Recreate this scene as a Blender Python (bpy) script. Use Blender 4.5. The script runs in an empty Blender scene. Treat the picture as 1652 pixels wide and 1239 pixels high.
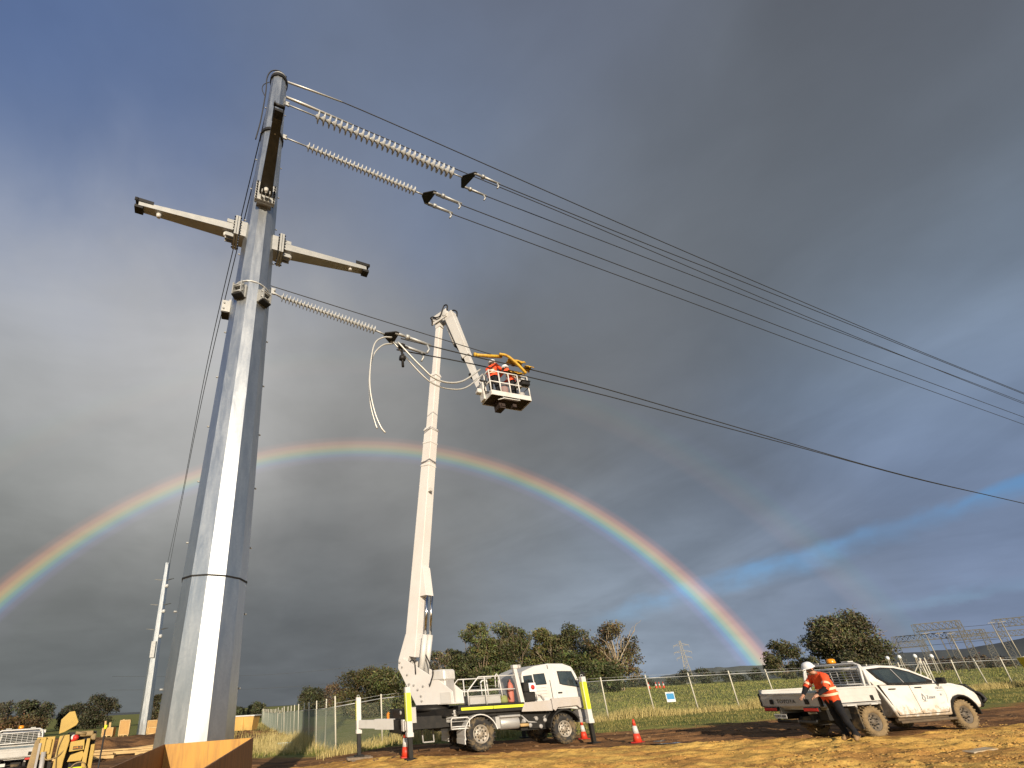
import bpy, bmesh, math, random
import numpy as np
from math import sin, cos, pi, radians, sqrt, atan2
from mathutils import Vector, Matrix

random.seed(7)
rng = np.random.default_rng(11)
S = bpy.context.scene
COL = S.collection

# ------------------------------------------------------------------ camera
CAM_H = 1.6
pit, rol = radians(23.72), radians(-3.153)
F = Vector((0, cos(pit), sin(pit))); R0 = Vector((1, 0, 0)); U0 = Vector((0, -sin(pit), cos(pit)))
Rv = cos(rol) * R0 + sin(rol) * U0; Uv = -sin(rol) * R0 + cos(rol) * U0
cam_d = bpy.data.cameras.new('camera'); cam = bpy.data.objects.new('camera', cam_d); COL.objects.link(cam)
cam_d.sensor_fit = 'HORIZONTAL'; cam_d.sensor_width = 36.0; cam_d.lens = 36.0 * 782.44 / 1652
cam_d.shift_x = (826 - 643.09) / 1652; cam_d.shift_y = (783.36 - 619.5) / 1652
cam_d.clip_start = 0.1; cam_d.clip_end = 12000
mw = Matrix.Identity(4)
for i in range(3):
    mw[i][0] = Rv[i]; mw[i][1] = Uv[i]; mw[i][2] = -F[i]; mw[i][3] = (0, 0, CAM_H)[i]
cam.matrix_world = mw
S.camera = cam

# ------------------------------------------------------------------ view, sun, sky
S.view_settings.view_transform = 'Standard'; S.view_settings.look = 'None'
S.view_settings.gamma = 1.0; S.view_settings.use_curve_mapping = False
S.view_settings.exposure = 0.25
S.render.engine = 'CYCLES'
S.cycles.max_bounces = 5; S.cycles.transparent_max_bounces = 6

SUN_EL, ANTI_AZ = radians(15.5), radians(-5.43)
sun_dir = Vector((-sin(ANTI_AZ) * cos(SUN_EL), -cos(ANTI_AZ) * cos(SUN_EL), sin(SUN_EL)))
sd = bpy.data.lights.new('sun', 'SUN'); sd.energy = 5.0; sd.angle = radians(0.5); sd.color = (1.0, 0.86, 0.68)
so = bpy.data.objects.new('sun', sd); COL.objects.link(so)
so.rotation_euler = (-sun_dir).to_track_quat('-Z', 'Y').to_euler(); so.location = (0, 0, 40)


def pix(x, y):
    d = F + (x - 643.09) / 782.44 * Rv - (y - 783.36) / 782.44 * Uv
    return d.normalized()


def srgb(r, g, b):
    f = lambda c: (c / 255 / 12.92) if c / 255 <= 0.04045 else ((c / 255 + 0.055) / 1.055) ** 2.4
    return (f(r), f(g), f(b))


world = bpy.data.worlds.new('World'); S.world = world; world.use_nodes = True
wt = world.node_tree; wt.nodes.clear()


class NB:
    """small helper to write node math"""
    def __init__(s, t): s.t = t
    def new(s, k, **kw):
        n = s.t.nodes.new(k)
        for a, b in kw.items(): setattr(n, a, b)
        return n
    def put(s, n, i, v):
        if v is None: return
        if isinstance(v, bpy.types.NodeSocket): s.t.links.new(v, n.inputs[i])
        else:
            try: n.inputs[i].default_value = v
            except Exception: n.inputs[i].default_value = (*v, 1.0) if len(v) == 3 else v
    def m(s, op, a, b=None, c=None, clamp=False):
        n = s.new('ShaderNodeMath', operation=op, use_clamp=clamp)
        s.put(n, 0, a); s.put(n, 1, b); s.put(n, 2, c); return n.outputs[0]
    def v(s, op, a, b=None, c=None):
        n = s.new('ShaderNodeVectorMath', operation=op)
        s.put(n, 0, a); s.put(n, 1, b)
        if c is not None: s.put(n, 3 if op == 'SCALE' else 2, c)
        return n.outputs['Value'] if op in ('DOT_PRODUCT', 'LENGTH') else n.outputs['Vector']
    def scale(s, a, f):
        n = s.new('ShaderNodeVectorMath', operation='SCALE'); s.put(n, 0, a); s.put(n, 3, f); return n.outputs['Vector']
    def noise(s, vec, scale, detail=5, rough=.55, dist=0, col=False):
        n = s.new('ShaderNodeTexNoise'); s.put(n, 'Vector', vec); s.put(n, 'Scale', scale); s.put(n, 'Detail', detail)
        s.put(n, 'Roughness', rough); s.put(n, 'Distortion', dist)
        return n.outputs['Color'] if col else n.outputs[0]
    def map(s, x, a, b, c=0., d=1., smooth=True):
        n = s.new('ShaderNodeMapRange'); n.interpolation_type = 'SMOOTHSTEP' if smooth else 'LINEAR'
        s.put(n, 0, x); s.put(n, 1, a); s.put(n, 2, b); s.put(n, 3, c); s.put(n, 4, d); return n.outputs[0]
    def mix(s, f, a, b):
        n = s.new('ShaderNodeMix', data_type='RGBA'); s.put(n, 0, f); s.put(n, 6, a); s.put(n, 7, b); return n.outputs[2]
    def sep(s, a):
        n = s.new('ShaderNodeSeparateXYZ'); s.put(n, 0, a); return n.outputs
    def comb(s, x, y, z):
        n = s.new('ShaderNodeCombineXYZ'); s.put(n, 0, x); s.put(n, 1, y); s.put(n, 2, z); return n.outputs[0]


def build_world():
    B = NB(wt)
    tc = B.new('ShaderNodeTexCoord')
    d = B.v('NORMALIZE', tc.outputs['Generated'])
    sx, sy, sz = B.sep(d)[:3]
    zc = B.m('MAXIMUM', sz, 0.0)
    # cloud base seen in plan: one flat layer overhead
    inv = B.m('DIVIDE', 1.0, B.m('ADD', zc, 0.22))
    plan = B.v('MULTIPLY', B.comb(B.m('MULTIPLY', sx, inv), B.m('MULTIPLY', sy, inv), 0.0), (1, 1, 1))
    n1 = B.noise(plan, 0.9, 6, .5, .6)
    n2 = B.noise(plan, 2.6, 6, .55, .4)
    nc = B.noise(d, 3.2, 5, .5, .3, col=True)
    warp = B.v('SUBTRACT', nc, (.5, .5, .5))
    dw = B.v('NORMALIZE', B.v('ADD', d, B.v('MULTIPLY', warp, (.26, .26, .20))))
    # broad tones of the cloud deck
    samples = [(30, 60, 64, 84, 125), (300, 60, 107, 122, 151), (826, 20, 105, 112, 129), (1400, 60, 95, 99, 109), (60, 300, 119, 141, 177), (100, 520, 208, 208, 211), (270, 560, 199, 198, 197), (290, 680, 187, 186, 184), (20, 690, 124, 129, 126), (560, 330, 129, 137, 155), (540, 600, 154, 154, 152), (900, 300, 126, 134, 146), (1200, 300, 102, 109, 117), (1560, 330, 106, 115, 127), (1500, 590, 146, 164, 181), (1300, 520, 88, 93, 100), (1000, 560, 114, 119, 126), (900, 680, 103, 105, 106), (1100, 800, 111, 119, 132), (1150, 885, 75, 80, 87), (600, 800, 139, 139, 138), (850, 860, 142, 144, 143), (560, 950, 108, 112, 114), (150, 740, 176, 177, 174), (100, 860, 110, 112, 111), (100, 1050, 103, 108, 109), (560, 1080, 89, 94, 99), (930, 940, 92, 93, 97), (1060, 1000, 172, 188, 204), (1040, 1065, 97, 105, 116), (1400, 930, 126, 141, 169), (1580, 1000, 122, 135, 157), (1250, 1010, 93, 102, 121), (1600, 790, 107, 124, 156), (1560, 700, 126, 147, 184), (1015, 992, 160, 175, 192), (1110, 985, 158, 176, 198), (985, 1030, 142, 154, 168), (690, 240, 104, 122, 152), (180, 180, 88, 112, 158)]
    acc = None; ws = None
    for x, y, r, g, b in samples:
        w = B.m('POWER', 2.71828, B.m('MULTIPLY_ADD', B.v('DOT_PRODUCT', dw, tuple(pix(x, y))), 55.0, -55.0))
        c = B.v('MULTIPLY', B.comb(w, w, w), srgb(r, g, b))
        acc = c if acc is None else B.v('ADD', acc, c)
        ws = w if ws is None else B.m('ADD', ws, w)
    eps = B.m('POWER', 2.71828, B.m('MULTIPLY_ADD', B.v('DOT_PRODUCT', d, (0, .7, .7)), 20.0, -70.0))
    ws = B.m('ADD', ws, B.m('MAXIMUM', eps, 1e-28))
    deck = B.v('DIVIDE', acc, B.comb(ws, ws, ws))
    det = B.m('ADD', B.m('MULTIPLY', B.m('SUBTRACT', n1, .5), .55), B.m('MULTIPLY', B.m('SUBTRACT', n2, .5), .36))
    bn = pix(1140, 938).cross(pix(1450, 838)).normalized(); bn = bn if bn.z > 0 else -bn
    al = pix(1300, 890)
    strat = B.comb(B.m('MULTIPLY', B.v('DOT_PRODUCT', d, tuple(bn)), 9.0), B.m('MULTIPLY', B.v('DOT_PRODUCT', d, tuple(bn.cross(al))), 2.2), B.m('MULTIPLY', B.v('DOT_PRODUCT', d, tuple(al)), 1.4))
    n3 = B.noise(strat, 1.0, 7, .56, .7)
    low = B.map(sz, .62, .12)
    det = B.m('ADD', det, B.m('MULTIPLY', B.m('SUBTRACT', B.map(n3, .32, .68), .5), B.m('MULTIPLY_ADD', B.m('MULTIPLY', low, B.map(sx, -.1, .45, .25, 1.0)), .18, .04)))
    det = B.m('ADD', 1.0, det)
    deck = B.scale(deck, det)
    deck = B.scale(deck, 0.84 * 10.0)
    # clear air of the Sky Texture behind the deck
    sky = B.new('ShaderNodeTexSky', sky_type='NISHITA'); sky.sun_disc = False
    sky.sun_elevation = SUN_EL; sky.sun_rotation = pi + ANTI_AZ; sky.air_density = 1.0; sky.dust_density = .6; sky.ozone_density = 1.6
    clear = B.v('MULTIPLY', sky.outputs[0], (1, 1, 1))
    # gaps in the deck low on the right: a long slanting rift under the dark cloud edge, and a second lower one
    def rift(p, q, wid, up, lo, hi, seed):
        n = pix(*p).cross(pix(*q)).normalized()
        if n.z < 0: n = -n
        s = B.m('ADD', B.v('DOT_PRODUCT', d, tuple(n)), B.m('MULTIPLY', B.m('SUBTRACT', B.noise(B.v('MULTIPLY', d, (1.0, 1.0, 2.2)), seed, 6, .58, .5), .5), .075))
        a = B.map(s, up, -.022 + up, 0, 1)           # upper edge
        b = B.map(s, -wid, up - .012, 0, 1)          # soft lower edge
        azx = B.v('DOT_PRODUCT', d, (1, 0, 0))
        return B.m('MULTIPLY', B.m('MULTIPLY', a, b), B.m('MULTIPLY', B.map(azx, lo, lo + .2), B.map(B.noise(d, seed * 1.7, 4, .55), .34, .58, .40, 1)))
    r1 = rift((1140, 938), (1450, 838), .034, .014, .30, 1, 5.0)
    r2 = rift((1540, 945), (1652, 922), .022, .006, .62, 1, 7.0)
    gap = B.m('MAXIMUM', r1, B.m('MULTIPLY', r2, .8))
    gapcol = B.v('MULTIPLY', B.v('ADD', B.v('MULTIPLY', clear, (.5, .5, .5)), (.1, .85, 2.3)), (1, 1, 1))
    deck = B.mix(B.m('MULTIPLY', gap, .95), deck, gapcol)
    # the deck hangs in front; behind, where the sun stands, the sky is broken and mostly clear
    cover = B.map(B.m('ADD', sy, B.m('MULTIPLY', B.m('SUBTRACT', n1, .5), .9)), -.35, .1, .12, 1)
    col = B.mix(cover, clear, deck)
    # rainbow round the point opposite the sun
    anti = (sin(ANTI_AZ) * cos(radians(13.3)), cos(ANTI_AZ) * cos(radians(13.3)), -sin(radians(13.3)))
    ang = B.m('MULTIPLY', B.m('ARCCOSINE', B.v('DOT_PRODUCT', d, anti)), 180 / pi)
    rp = B.new('ShaderNodeValToRGB'); rp.color_ramp.interpolation = 'EASE'
    B.put(rp, 0, B.map(ang, 38.0, 54.0, 0, 1, smooth=False))
    E = rp.color_ramp.elements
    def pos(a): return (a - 38.0) / 16.0
    stops = [(38.0, (.006, .006, .006)), (39.9, (.018, .016, .022)), (40.45, (.045, .038, .085)), (40.8, (.030, .080, .165)),
             (41.12, (.055, .170, .150)), (41.45, (.190, .225, .070)), (41.8, (.330, .195, .040)), (42.2, (.280, .095, .020)),
             (42.65, (.080, .018, .004)), (43.1, (.0, .0, .0)), (49.8, (0, 0, 0)), (50.6, (.024, .013, .007)),
             (51.4, (.027, .024, .010)), (52.3, (.010, .022, .016)), (53.0, (.007, .009, .016)), (53.8, (0, 0, 0))]
    while len(E) > 1: E.remove(E[-1])
    E[0].position = pos(stops[0][0]); E[0].color = (*stops[0][1], 1)
    for a, c in stops[1:]:
        e = E.new(pos(a)); e.color = (*c, 1)
    inten = B.map(sz, .05, .55, 1.0, .42)
    inten = B.m('MULTIPLY', inten, B.map(sx, -.75, .35, .82, 1.0))
    inten = B.m('MULTIPLY', inten, B.m('ADD', .8, B.m('MULTIPLY', n2, .4)))
    bow = B.scale(rp.outputs[0], B.m('MULTIPLY', inten, 10.0))
    col = B.v('ADD', col, bow)
    bg = B.new('ShaderNodeBackground'); B.put(bg, 0, col); B.put(bg, 1, 0.1)
    out = B.new('ShaderNodeOutputWorld'); wt.links.new(bg.outputs[0], out.inputs[0])
    world.cycles.sampling_method = 'MANUAL'; world.cycles.sample_map_resolution = 512


build_world()

# ------------------------------------------------------------------ materials
MATS = {}


def mat(name, col, rough=.6, metal=0., col2=None, nscale=6., amount=.5, bump=0., bscale=None, detail=4, spec=.5, attr=False,
        emit=None, alpha=None, stretch=(1, 1, 1), trans=0., contrast=(.35, .65)):
    if name in MATS: return MATS[name]
    m = bpy.data.materials.new(name); m.use_nodes = True
    t = m.node_tree; t.nodes.clear(); B = NB(t)
    p = B.new('ShaderNodeBsdfPrincipled'); o = B.new('ShaderNodeOutputMaterial')
    t.links.new(p.outputs[0], o.inputs[0])
    B.put(p, 'Base Color', col); B.put(p, 'Roughness', rough); B.put(p, 'Metallic', metal)
    p.inputs['Specular IOR Level'].default_value = spec
    tc = B.new('ShaderNodeTexCoord'); vec = tc.outputs['Object']
    if stretch != (1, 1, 1): vec = B.v('MULTIPLY', vec, stretch)
    c = None
    if attr:
        a = B.new('ShaderNodeAttribute', attribute_name='Col'); c = a.outputs[0]
    if col2 is not None:
        n = B.map(B.noise(vec, nscale, detail, .6, .2), contrast[0], contrast[1])
        c = B.mix(B.m('MULTIPLY', n, amount), c if c is not None else col, col2)
    if c is not None: t.links.new(c, p.inputs['Base Color'])
    if bump:
        b = B.new('ShaderNodeBump'); B.put(b, 'Strength', bump); B.put(b, 'Distance', .02)
        B.put(b, 'Height', B.noise(vec, bscale or nscale * 3, 5, .6)); t.links.new(b.outputs[0], p.inputs['Normal'])
    if emit: B.put(p, 'Emission Color', emit[0]); B.put(p, 'Emission Strength', emit[1])
    if trans: p.inputs['Transmission Weight'].default_value = trans
    MATS[name] = m
    return m


def galv_mat():
    m = bpy.data.materials.new('galvanised_steel'); m.use_nodes = True; t = m.node_tree; t.nodes.clear(); B = NB(t)
    p = B.new('ShaderNodeBsdfPrincipled'); o = B.new('ShaderNodeOutputMaterial'); t.links.new(p.outputs[0], o.inputs[0])
    tc = B.new('ShaderNodeTexCoord'); v = tc.outputs['Object']
    a = B.noise(B.v('MULTIPLY', v, (3, 3, .5)), 2.0, 6, .65, .6)
    vo = B.new('ShaderNodeTexVoronoi'); B.put(vo, 'Vector', v); B.put(vo, 'Scale', 22.0)
    c = B.mix(B.map(a, .3, .7), (.46, .485, .50), (.55, .57, .575))
    c = B.mix(B.m('MULTIPLY', B.sep(vo.outputs['Color'])[0], .22), c, (.34, .36, .39))
    st = B.noise(B.v('MULTIPLY', v, (14, 14, .35)), 1.0, 4, .6)
    c = B.mix(B.m('MULTIPLY', B.map(st, .6, .75), .14), c, (.72, .73, .72))
    t.links.new(c, p.inputs['Base Color']); B.put(p, 'Metallic', .95)
    t.links.new(B.map(a, .2, .8, .33, .42), p.inputs['Roughness'])
    b = B.new('ShaderNodeBump'); B.put(b, 'Strength', .12); B.put(b, 'Distance', .01); B.put(b, 'Height', a); t.links.new(b.outputs[0], p.inputs['Normal'])
    return m


GALV = galv_mat()
GALV_DULL = mat('dull_galvanised_steel', (.36, .37, .37), .55, .4, (.50, .50, .47), 5., .7)
GALV_LIGHT = mat('cream_galvanised_steel', (.33, .335, .325), .55, .35, (.40, .40, .38), 4., .7)
GALV_DARK = mat('dark_and_shaded_steel', (.05, .052, .05), .5, .5, (.09, .09, .085), 3., .6)  # on the near cross arm this dark colour stands for underside shade
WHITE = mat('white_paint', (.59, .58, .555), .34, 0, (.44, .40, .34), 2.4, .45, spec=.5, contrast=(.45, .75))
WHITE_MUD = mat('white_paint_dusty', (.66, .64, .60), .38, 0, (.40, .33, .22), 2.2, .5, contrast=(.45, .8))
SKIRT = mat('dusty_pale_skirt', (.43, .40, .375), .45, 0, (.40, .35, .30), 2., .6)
def mud_up(m, lo, hi, col, amt):
    t = m.node_tree; B = NB(t); p = [n for n in t.nodes if n.type == 'BSDF_PRINCIPLED'][0]
    tc = B.new('ShaderNodeTexCoord'); v = tc.outputs['Object']; z = B.sep(v)[2]; old = p.inputs['Base Color'].links[0].from_socket
    n = B.noise(v, 5.5, 6, .7, .3); f = B.m('ADD', B.map(z, hi, lo, 0, .62), B.m('MULTIPLY', B.m('SUBTRACT', n, .5), 1.5))
    f = B.m('MULTIPLY', B.m('MULTIPLY', B.map(f, .34, .62), B.map(z, hi, lo + (hi - lo) * .5)), amt); t.links.new(B.mix(f, old, col), p.inputs['Base Color'])
    t.links.new(B.m('MULTIPLY_ADD', f, .5, .36), p.inputs['Roughness'])


mud_up(WHITE_MUD, .35, .95, (.30, .20, .10), .75)
PINKWHITE = mat('boom_white_paint', (.70, .68, .655), .40, 0, (.62, .585, .55), 1.2, .5)
SILVER = mat('aluminium_tray', (.50, .49, .47), .42, .45, (.40, .38, .35), 2., .5)
TRAYW = mat('sunlit_aluminium', (.60, .58, .55), .4, .1, (.48, .46, .43), 2., .5)  # paler copy of the tray metal: sun on the drop sides, in colour
GREY = mat('grey_paint', (.36, .35, .34), .5, 0, (.28, .26, .24), 3., .5)
BLACK = mat('black_steel', (.011, .0105, .010), .55, 0, (.035, .03, .024), 5., .4, spec=.3)
RUBBER = mat('tyre_rubber', (.022, .021, .02), .85, 0, (.20, .145, .075), 4., .75, bump=.4, contrast=(.42, .62))
MUDRUB = mat('muddy_tyre', (.17, .12, .062), .95, 0, (.26, .185, .095), 8., .8, bump=.6)
RIM = mat('dusty_rim', (.38, .35, .30), .5, .25, (.25, .19, .12), 6., .7)
MUDRIM = mat('muddy_rim', (.15, .12, .085), .7, .1, (.07, .06, .05), 9., .7)
GLASS = mat('dark_window_glass', (.018, .024, .026), .06, 0, (.05, .065, .06), 2.5, .5, spec=.8)
YEL = mat('fluoro_yellow', (.68, .72, .03), .45, 0, (.60, .60, .05), 4., .4)
YELCOVER = mat('yellow_insulating_cover', (.62, .40, .03), .55, 0, (.40, .19, .03), 7., .75)
ORANGE = mat('hi_vis_orange', (.80, .085, .015), .75, 0, (.62, .05, .012), 9., .5, bump=.3)
RED = mat('red_plastic', (.55, .03, .02), .5, 0, (.40, .03, .02), 6., .5)
AMBER = mat('amber_lens', (.80, .30, .01), .25, 0, (.65, .2, .01), 10., .4)
TAPE = mat('reflective_tape', (.85, .55, .38), .4)
CERAM = mat('grey_porcelain', (.44, .455, .455), .22, 0, (.32, .31, .29), 5., .5)
CERAM_D = mat('dark_porcelain_cap', (.10, .10, .095), .5, .3)
COND = mat('aluminium_conductor', (.05, .05, .05), .5, .4)
CONDL = mat('bright_conductor', (.55, .54, .50), .45, .4)
DARKW = mat('black_cable', (.02, .02, .022), .7)
PLY = mat('orange_plywood', (.50, .26, .04), .6, 0, (.28, .13, .03), 2.2, .75, stretch=(5, 5, .5), bump=.15, contrast=(.40, .72))
PLY_SHADE = mat('shaded_brown_ply', (.28, .13, .05), .65, 0, (.17, .085, .035), 1.0, .8, stretch=(12, 12, .5), bump=.25)  # side walls: the same ply with their shade put into the colour
TIMBER = mat('pale_timber', (.52, .36, .16), .75, 0, (.40, .25, .10), 3., .6)
CRATEM = mat('tan_crate_ply', (.44, .26, .085), .75, 0, (.38, .22, .08), 2., .6)
TAN = mat('tan_machine_paint', (.45, .305, .072), .5, 0, (.30, .19, .05), 3., .6, contrast=(.45, .75))
TAND = mat('dirty_tan_paint', (.30, .21, .09), .6, 0, (.15, .11, .06), 4., .6)
TEAL = mat('teal_plastic', (.02, .16, .17), .45, 0, (.02, .12, .13), 3., .5)
YELP = mat('yellow_plastic', (.70, .50, .04), .5, 0, (.55, .36, .03), 3., .5)
SIGNB = mat('blue_sign_face', (.06, .26, .50), .4)
SIGNW = mat('white_sign_face', (.72, .74, .74), .4)
NAVY = mat('navy_trousers', (.009, .010, .014), .9, 0, (.025, .023, .022), 7., .5, spec=.2)
SKIN = mat('skin', (.42, .22, .14), .55)
HELM = mat('white_helmet', (.72, .73, .74), .3)
BOOT = mat('tan_boots', (.26, .16, .07), .8)
HAIR = mat('brown_hair', (.05, .03, .02), .8)
POSTW = mat('pale_fence_post', (.58, .55, .45), .6, 0, (.45, .41, .32), 5., .5)
WIRE = mat('fence_wire', (.20, .23, .18), .6, .2)
LATT = mat('lattice_steel', (.29, .265, .21), .6, .3)
LATTD = mat('substation_steel', (.15, .145, .125), .7, .2)
TEXT = mat('dark_lettering', (.03, .03, .03), .6)
TEXTG = mat('grey_lettering', (.26, .28, .30), .5)
PLATEM = mat('amber_number_plate', (.03, .025, .02), .4)
PLATET = mat('amber_plate_text', (.75, .32, .04), .4)
PLATEW = mat('white_number_plate', (.55, .55, .52), .5)
BARK = mat('grey_brown_bark', (.20, .15, .10), .9, 0, (.11, .085, .06), 3., .8, stretch=(1, 1, .3))
BARKP = mat('pale_gum_bark', (.40, .33, .23), .8, 0, (.25, .19, .12), 2.5, .8, stretch=(1, 1, .3))
LEAF = mat('gum_leaves', (.1, .1, .04), .6, attr=True, spec=.3)
GRASSM = mat('grass_blades', (.1, .1, .04), .75, attr=True, spec=.2)
WATER = mat('puddle_water', (.09, .07, .05), .10, 0, (.14, .10, .065), 3., .6, spec=.6)
CLODM = mat('dirt_clods', (.52, .31, .085), .95, 0, (.30, .16, .05), 2., .8)
HILLM = mat('hazy_hill_forest', (.10, .112, .105), .95, 0, (.13, .142, .118), .004, .8, detail=8)  # forest paled in its colour to stand for haze
HILLD = mat('haze_blue_hill', (.045, .055, .068), .95, 0, (.065, .075, .075), .004, .8, detail=8)  # blue of the distant air mixed into the hill colour

# ------------------------------------------------------------------ mesh helpers


def link_mesh(name, me, m=None, parent=None, loc=None, rz=None, smooth=False):
    o = bpy.data.objects.new(name, me); COL.objects.link(o)
    if m is not None and not me.materials:
        me.materials.append(m)
    if parent is not None: o.parent = parent
    if loc is not None: o.location = loc
    if rz is not None: o.rotation_euler = (0, 0, rz)
    if smooth: me.polygons.foreach_set('use_smooth', np.ones(len(me.polygons), bool))
    return o


def np_mesh(name, V, Fc, cols=None):
    V = np.asarray(V, np.float32); Fc = np.asarray(Fc, np.int32)
    me = bpy.data.meshes.new(name); n, k = Fc.shape
    me.vertices.add(len(V)); me.vertices.foreach_set('co', V.ravel())
    me.loops.add(n * k); me.loops.foreach_set('vertex_index', Fc.ravel())
    me.polygons.add(n); me.polygons.foreach_set('loop_start', np.arange(n, dtype=np.int32) * k)
    me.polygons.foreach_set('loop_total', np.full(n, k, np.int32))
    if cols is not None:
        a = me.attributes.new('Col', 'FLOAT_COLOR', 'POINT')
        c4 = np.ones((len(V), 4), np.float32); c4[:, :3] = cols; a.data.foreach_set('color', c4.ravel())
    me.update(calc_edges=True); me.validate()
    return me


class MB:
    """collects shapes; build() links them as ONE mesh object"""
    def __init__(s): s.v = []; s.f = []; s.sm = []
    def add(s, vs, fs, smooth=False):
        b = len(s.v); s.v += [tuple(p) for p in vs]
        s.f += [tuple(i + b for i in f) for f in fs]; s.sm += [smooth] * len(fs); return s
    def box(s, c, d, rz=0., ch=0.):
        hx, hy, hz = d[0] / 2, d[1] / 2, d[2] / 2; cc, ss = cos(rz), sin(rz)
        def tr(p): return (c[0] + p[0] * cc - p[1] * ss, c[1] + p[0] * ss + p[1] * cc, c[2] + p[2])
        if ch > 0 and ch < min(hx, hy, hz):
            bm = bmesh.new(); bmesh.ops.create_cube(bm, size=1)
            for v in bm.verts: v.co = Vector((v.co.x * d[0], v.co.y * d[1], v.co.z * d[2]))
            bmesh.ops.bevel(bm, geom=bm.edges[:], offset=ch, segments=1, affect='EDGES')
            bm.verts.index_update()
            vs = [tr(v.co) for v in bm.verts]; fs = [[v.index for v in f.verts] for f in bm.faces]; bm.free()
            return s.add(vs, fs)
        P = [(-hx, -hy, -hz), (hx, -hy, -hz), (hx, hy, -hz), (-hx, hy, -hz), (-hx, -hy, hz), (hx, -hy, hz), (hx, hy, hz), (-hx, hy, hz)]
        return s.add([tr(p) for p in P], [(0, 3, 2, 1), (4, 5, 6, 7), (0, 1, 5, 4), (1, 2, 6, 5), (2, 3, 7, 6), (3, 0, 4, 7)])
    def b2(s, x0, x1, y0, y1, z0, z1, ch=0.):
        return s.box(((x0 + x1) / 2, (y0 + y1) / 2, (z0 + z1) / 2), (x1 - x0, y1 - y0, z1 - z0), 0, ch)
    def tube(s, path, r, n=8, cap=True, smooth=True):
        P = [Vector(p) for p in path]; rs = r if isinstance(r, (list, tuple)) else [r] * len(P)
        t0 = (P[1] - P[0]).normalized(); a = Vector((0, 0, 1)) if abs(t0.z) < .9 else Vector((1, 0, 0))
        u = t0.cross(a).normalized(); vs = []
        for i, p in enumerate(P):
            t = (P[min(i + 1, len(P) - 1)] - P[max(i - 1, 0)]).normalized()
            u = (u - t * u.dot(t)).normalized(); w = t.cross(u)
            for k in range(n):
                an = 2 * pi * k / n; vs.append(p + (u * cos(an) + w * sin(an)) * rs[i])
        fs = [(i * n + k, i * n + (k + 1) % n, (i + 1) * n + (k + 1) % n, (i + 1) * n + k) for i in range(len(P) - 1) for k in range(n)]
        if cap: fs += [tuple(range(n))[::-1], tuple((len(P) - 1) * n + k for k in range(n))]
        return s.add(vs, fs, smooth)
    def bar(s, a, b, w, h=None):
        """square bar from a to b"""
        h = h or w; a = Vector(a); b = Vector(b); t = (b - a).normalized()
        up = Vector((0, 0, 1)) if abs(t.z) < .95 else Vector((1, 0, 0))
        u = t.cross(up).normalized() * w / 2; v = u.normalized().cross(t) * h / 2
        P = [a - u - v, a + u - v, a + u + v, a - u + v, b - u - v, b + u - v, b + u + v, b - u + v]
        return s.add(P, [(0, 3, 2, 1), (4, 5, 6, 7), (0, 1, 5, 4), (1, 2, 6, 5), (2, 3, 7, 6), (3, 0, 4, 7)])
    def taper(s, a, b, wa, ha, wb, hb, side):
        """tapered box beam; side = horizontal width direction"""
        a = Vector(a); b = Vector(b); t = (b - a).normalized(); sd_ = Vector(side); sd_ = (sd_ - t * sd_.dot(t)).normalized(); up = sd_.cross(t)
        P = []
        for q, w, h in ((a, wa, ha), (b, wb, hb)):
            for i, j in ((-1, -1), (1, -1), (1, 1), (-1, 1)): P.append(q + sd_ * (i * w / 2) + up * (j * h / 2))
        return s.add(P, [(0, 3, 2, 1), (4, 5, 6, 7), (0, 1, 5, 4), (1, 2, 6, 5), (2, 3, 7, 6), (3, 0, 4, 7)])
    def lathe(s, prof, c, axis=(0, 0, 1), n=16, smooth=True):
        """prof: list of (radius, height along axis)"""
        ax = Vector(axis).normalized(); a = Vector((0, 0, 1)) if abs(ax.z) < .9 else Vector((1, 0, 0))
        u = ax.cross(a).normalized(); w = ax.cross(u); c = Vector(c); vs = []
        for r, h in prof:
            for k in range(n):
                an = 2 * pi * k / n; vs.append(c + ax * h + (u * cos(an) + w * sin(an)) * max(r, 1e-4))
        m = len(prof)
        fs = [(i * n + k, i * n + (k + 1) % n, (i + 1) * n + (k + 1) % n, (i + 1) * n + k) for i in range(m - 1) for k in range(n)]
        fs += [tuple(range(n))[::-1], tuple((m - 1) * n + k for k in range(n))]
        return s.add(vs, fs, smooth)
    def prism(s, poly, y0, y1, ins=None):
        """poly of (x,z) extruded along y; ins(z) insets both ends"""
        n = len(poly); ins = ins or (lambda z: 0.)
        A = [(x, y0 + ins(z), z) for x, z in poly]; Bp = [(x, y1 - ins(z), z) for x, z in poly]
        fs = [tuple(range(n)), tuple(range(2 * n - 1, n - 1, -1))] + [(i, n + i, n + (i + 1) % n, (i + 1) % n) for i in range(n)]
        return s.add(A + Bp, fs)
    def mesh(s, name):
        me = bpy.data.meshes.new(name); me.from_pydata(s.v, [], s.f)
        bm = bmesh.new(); bm.from_mesh(me); bmesh.ops.recalc_face_normals(bm, faces=bm.faces); bm.to_mesh(me); bm.free()
        if any(s.sm): me.polygons.foreach_set('use_smooth', np.array(s.sm, bool))
        return me
    def build(s, name, m, parent=None, loc=None, rz=None, bevel=0., seg=2, autosm=False):
        o = link_mesh(name, s.mesh(name), m, parent, loc, rz)
        if bevel:
            md = o.modifiers.new('bevel', 'BEVEL'); md.width = bevel; md.segments = seg; md.limit_method = 'ANGLE'; md.angle_limit = radians(32)
            md.harden_normals = False
        return o


def tag(o, label=None, cat=None, group=None, kind=None):
    if label: o['label'] = label
    if cat: o['category'] = cat
    if group: o['group'] = group
    if kind: o['kind'] = kind
    return o


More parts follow.
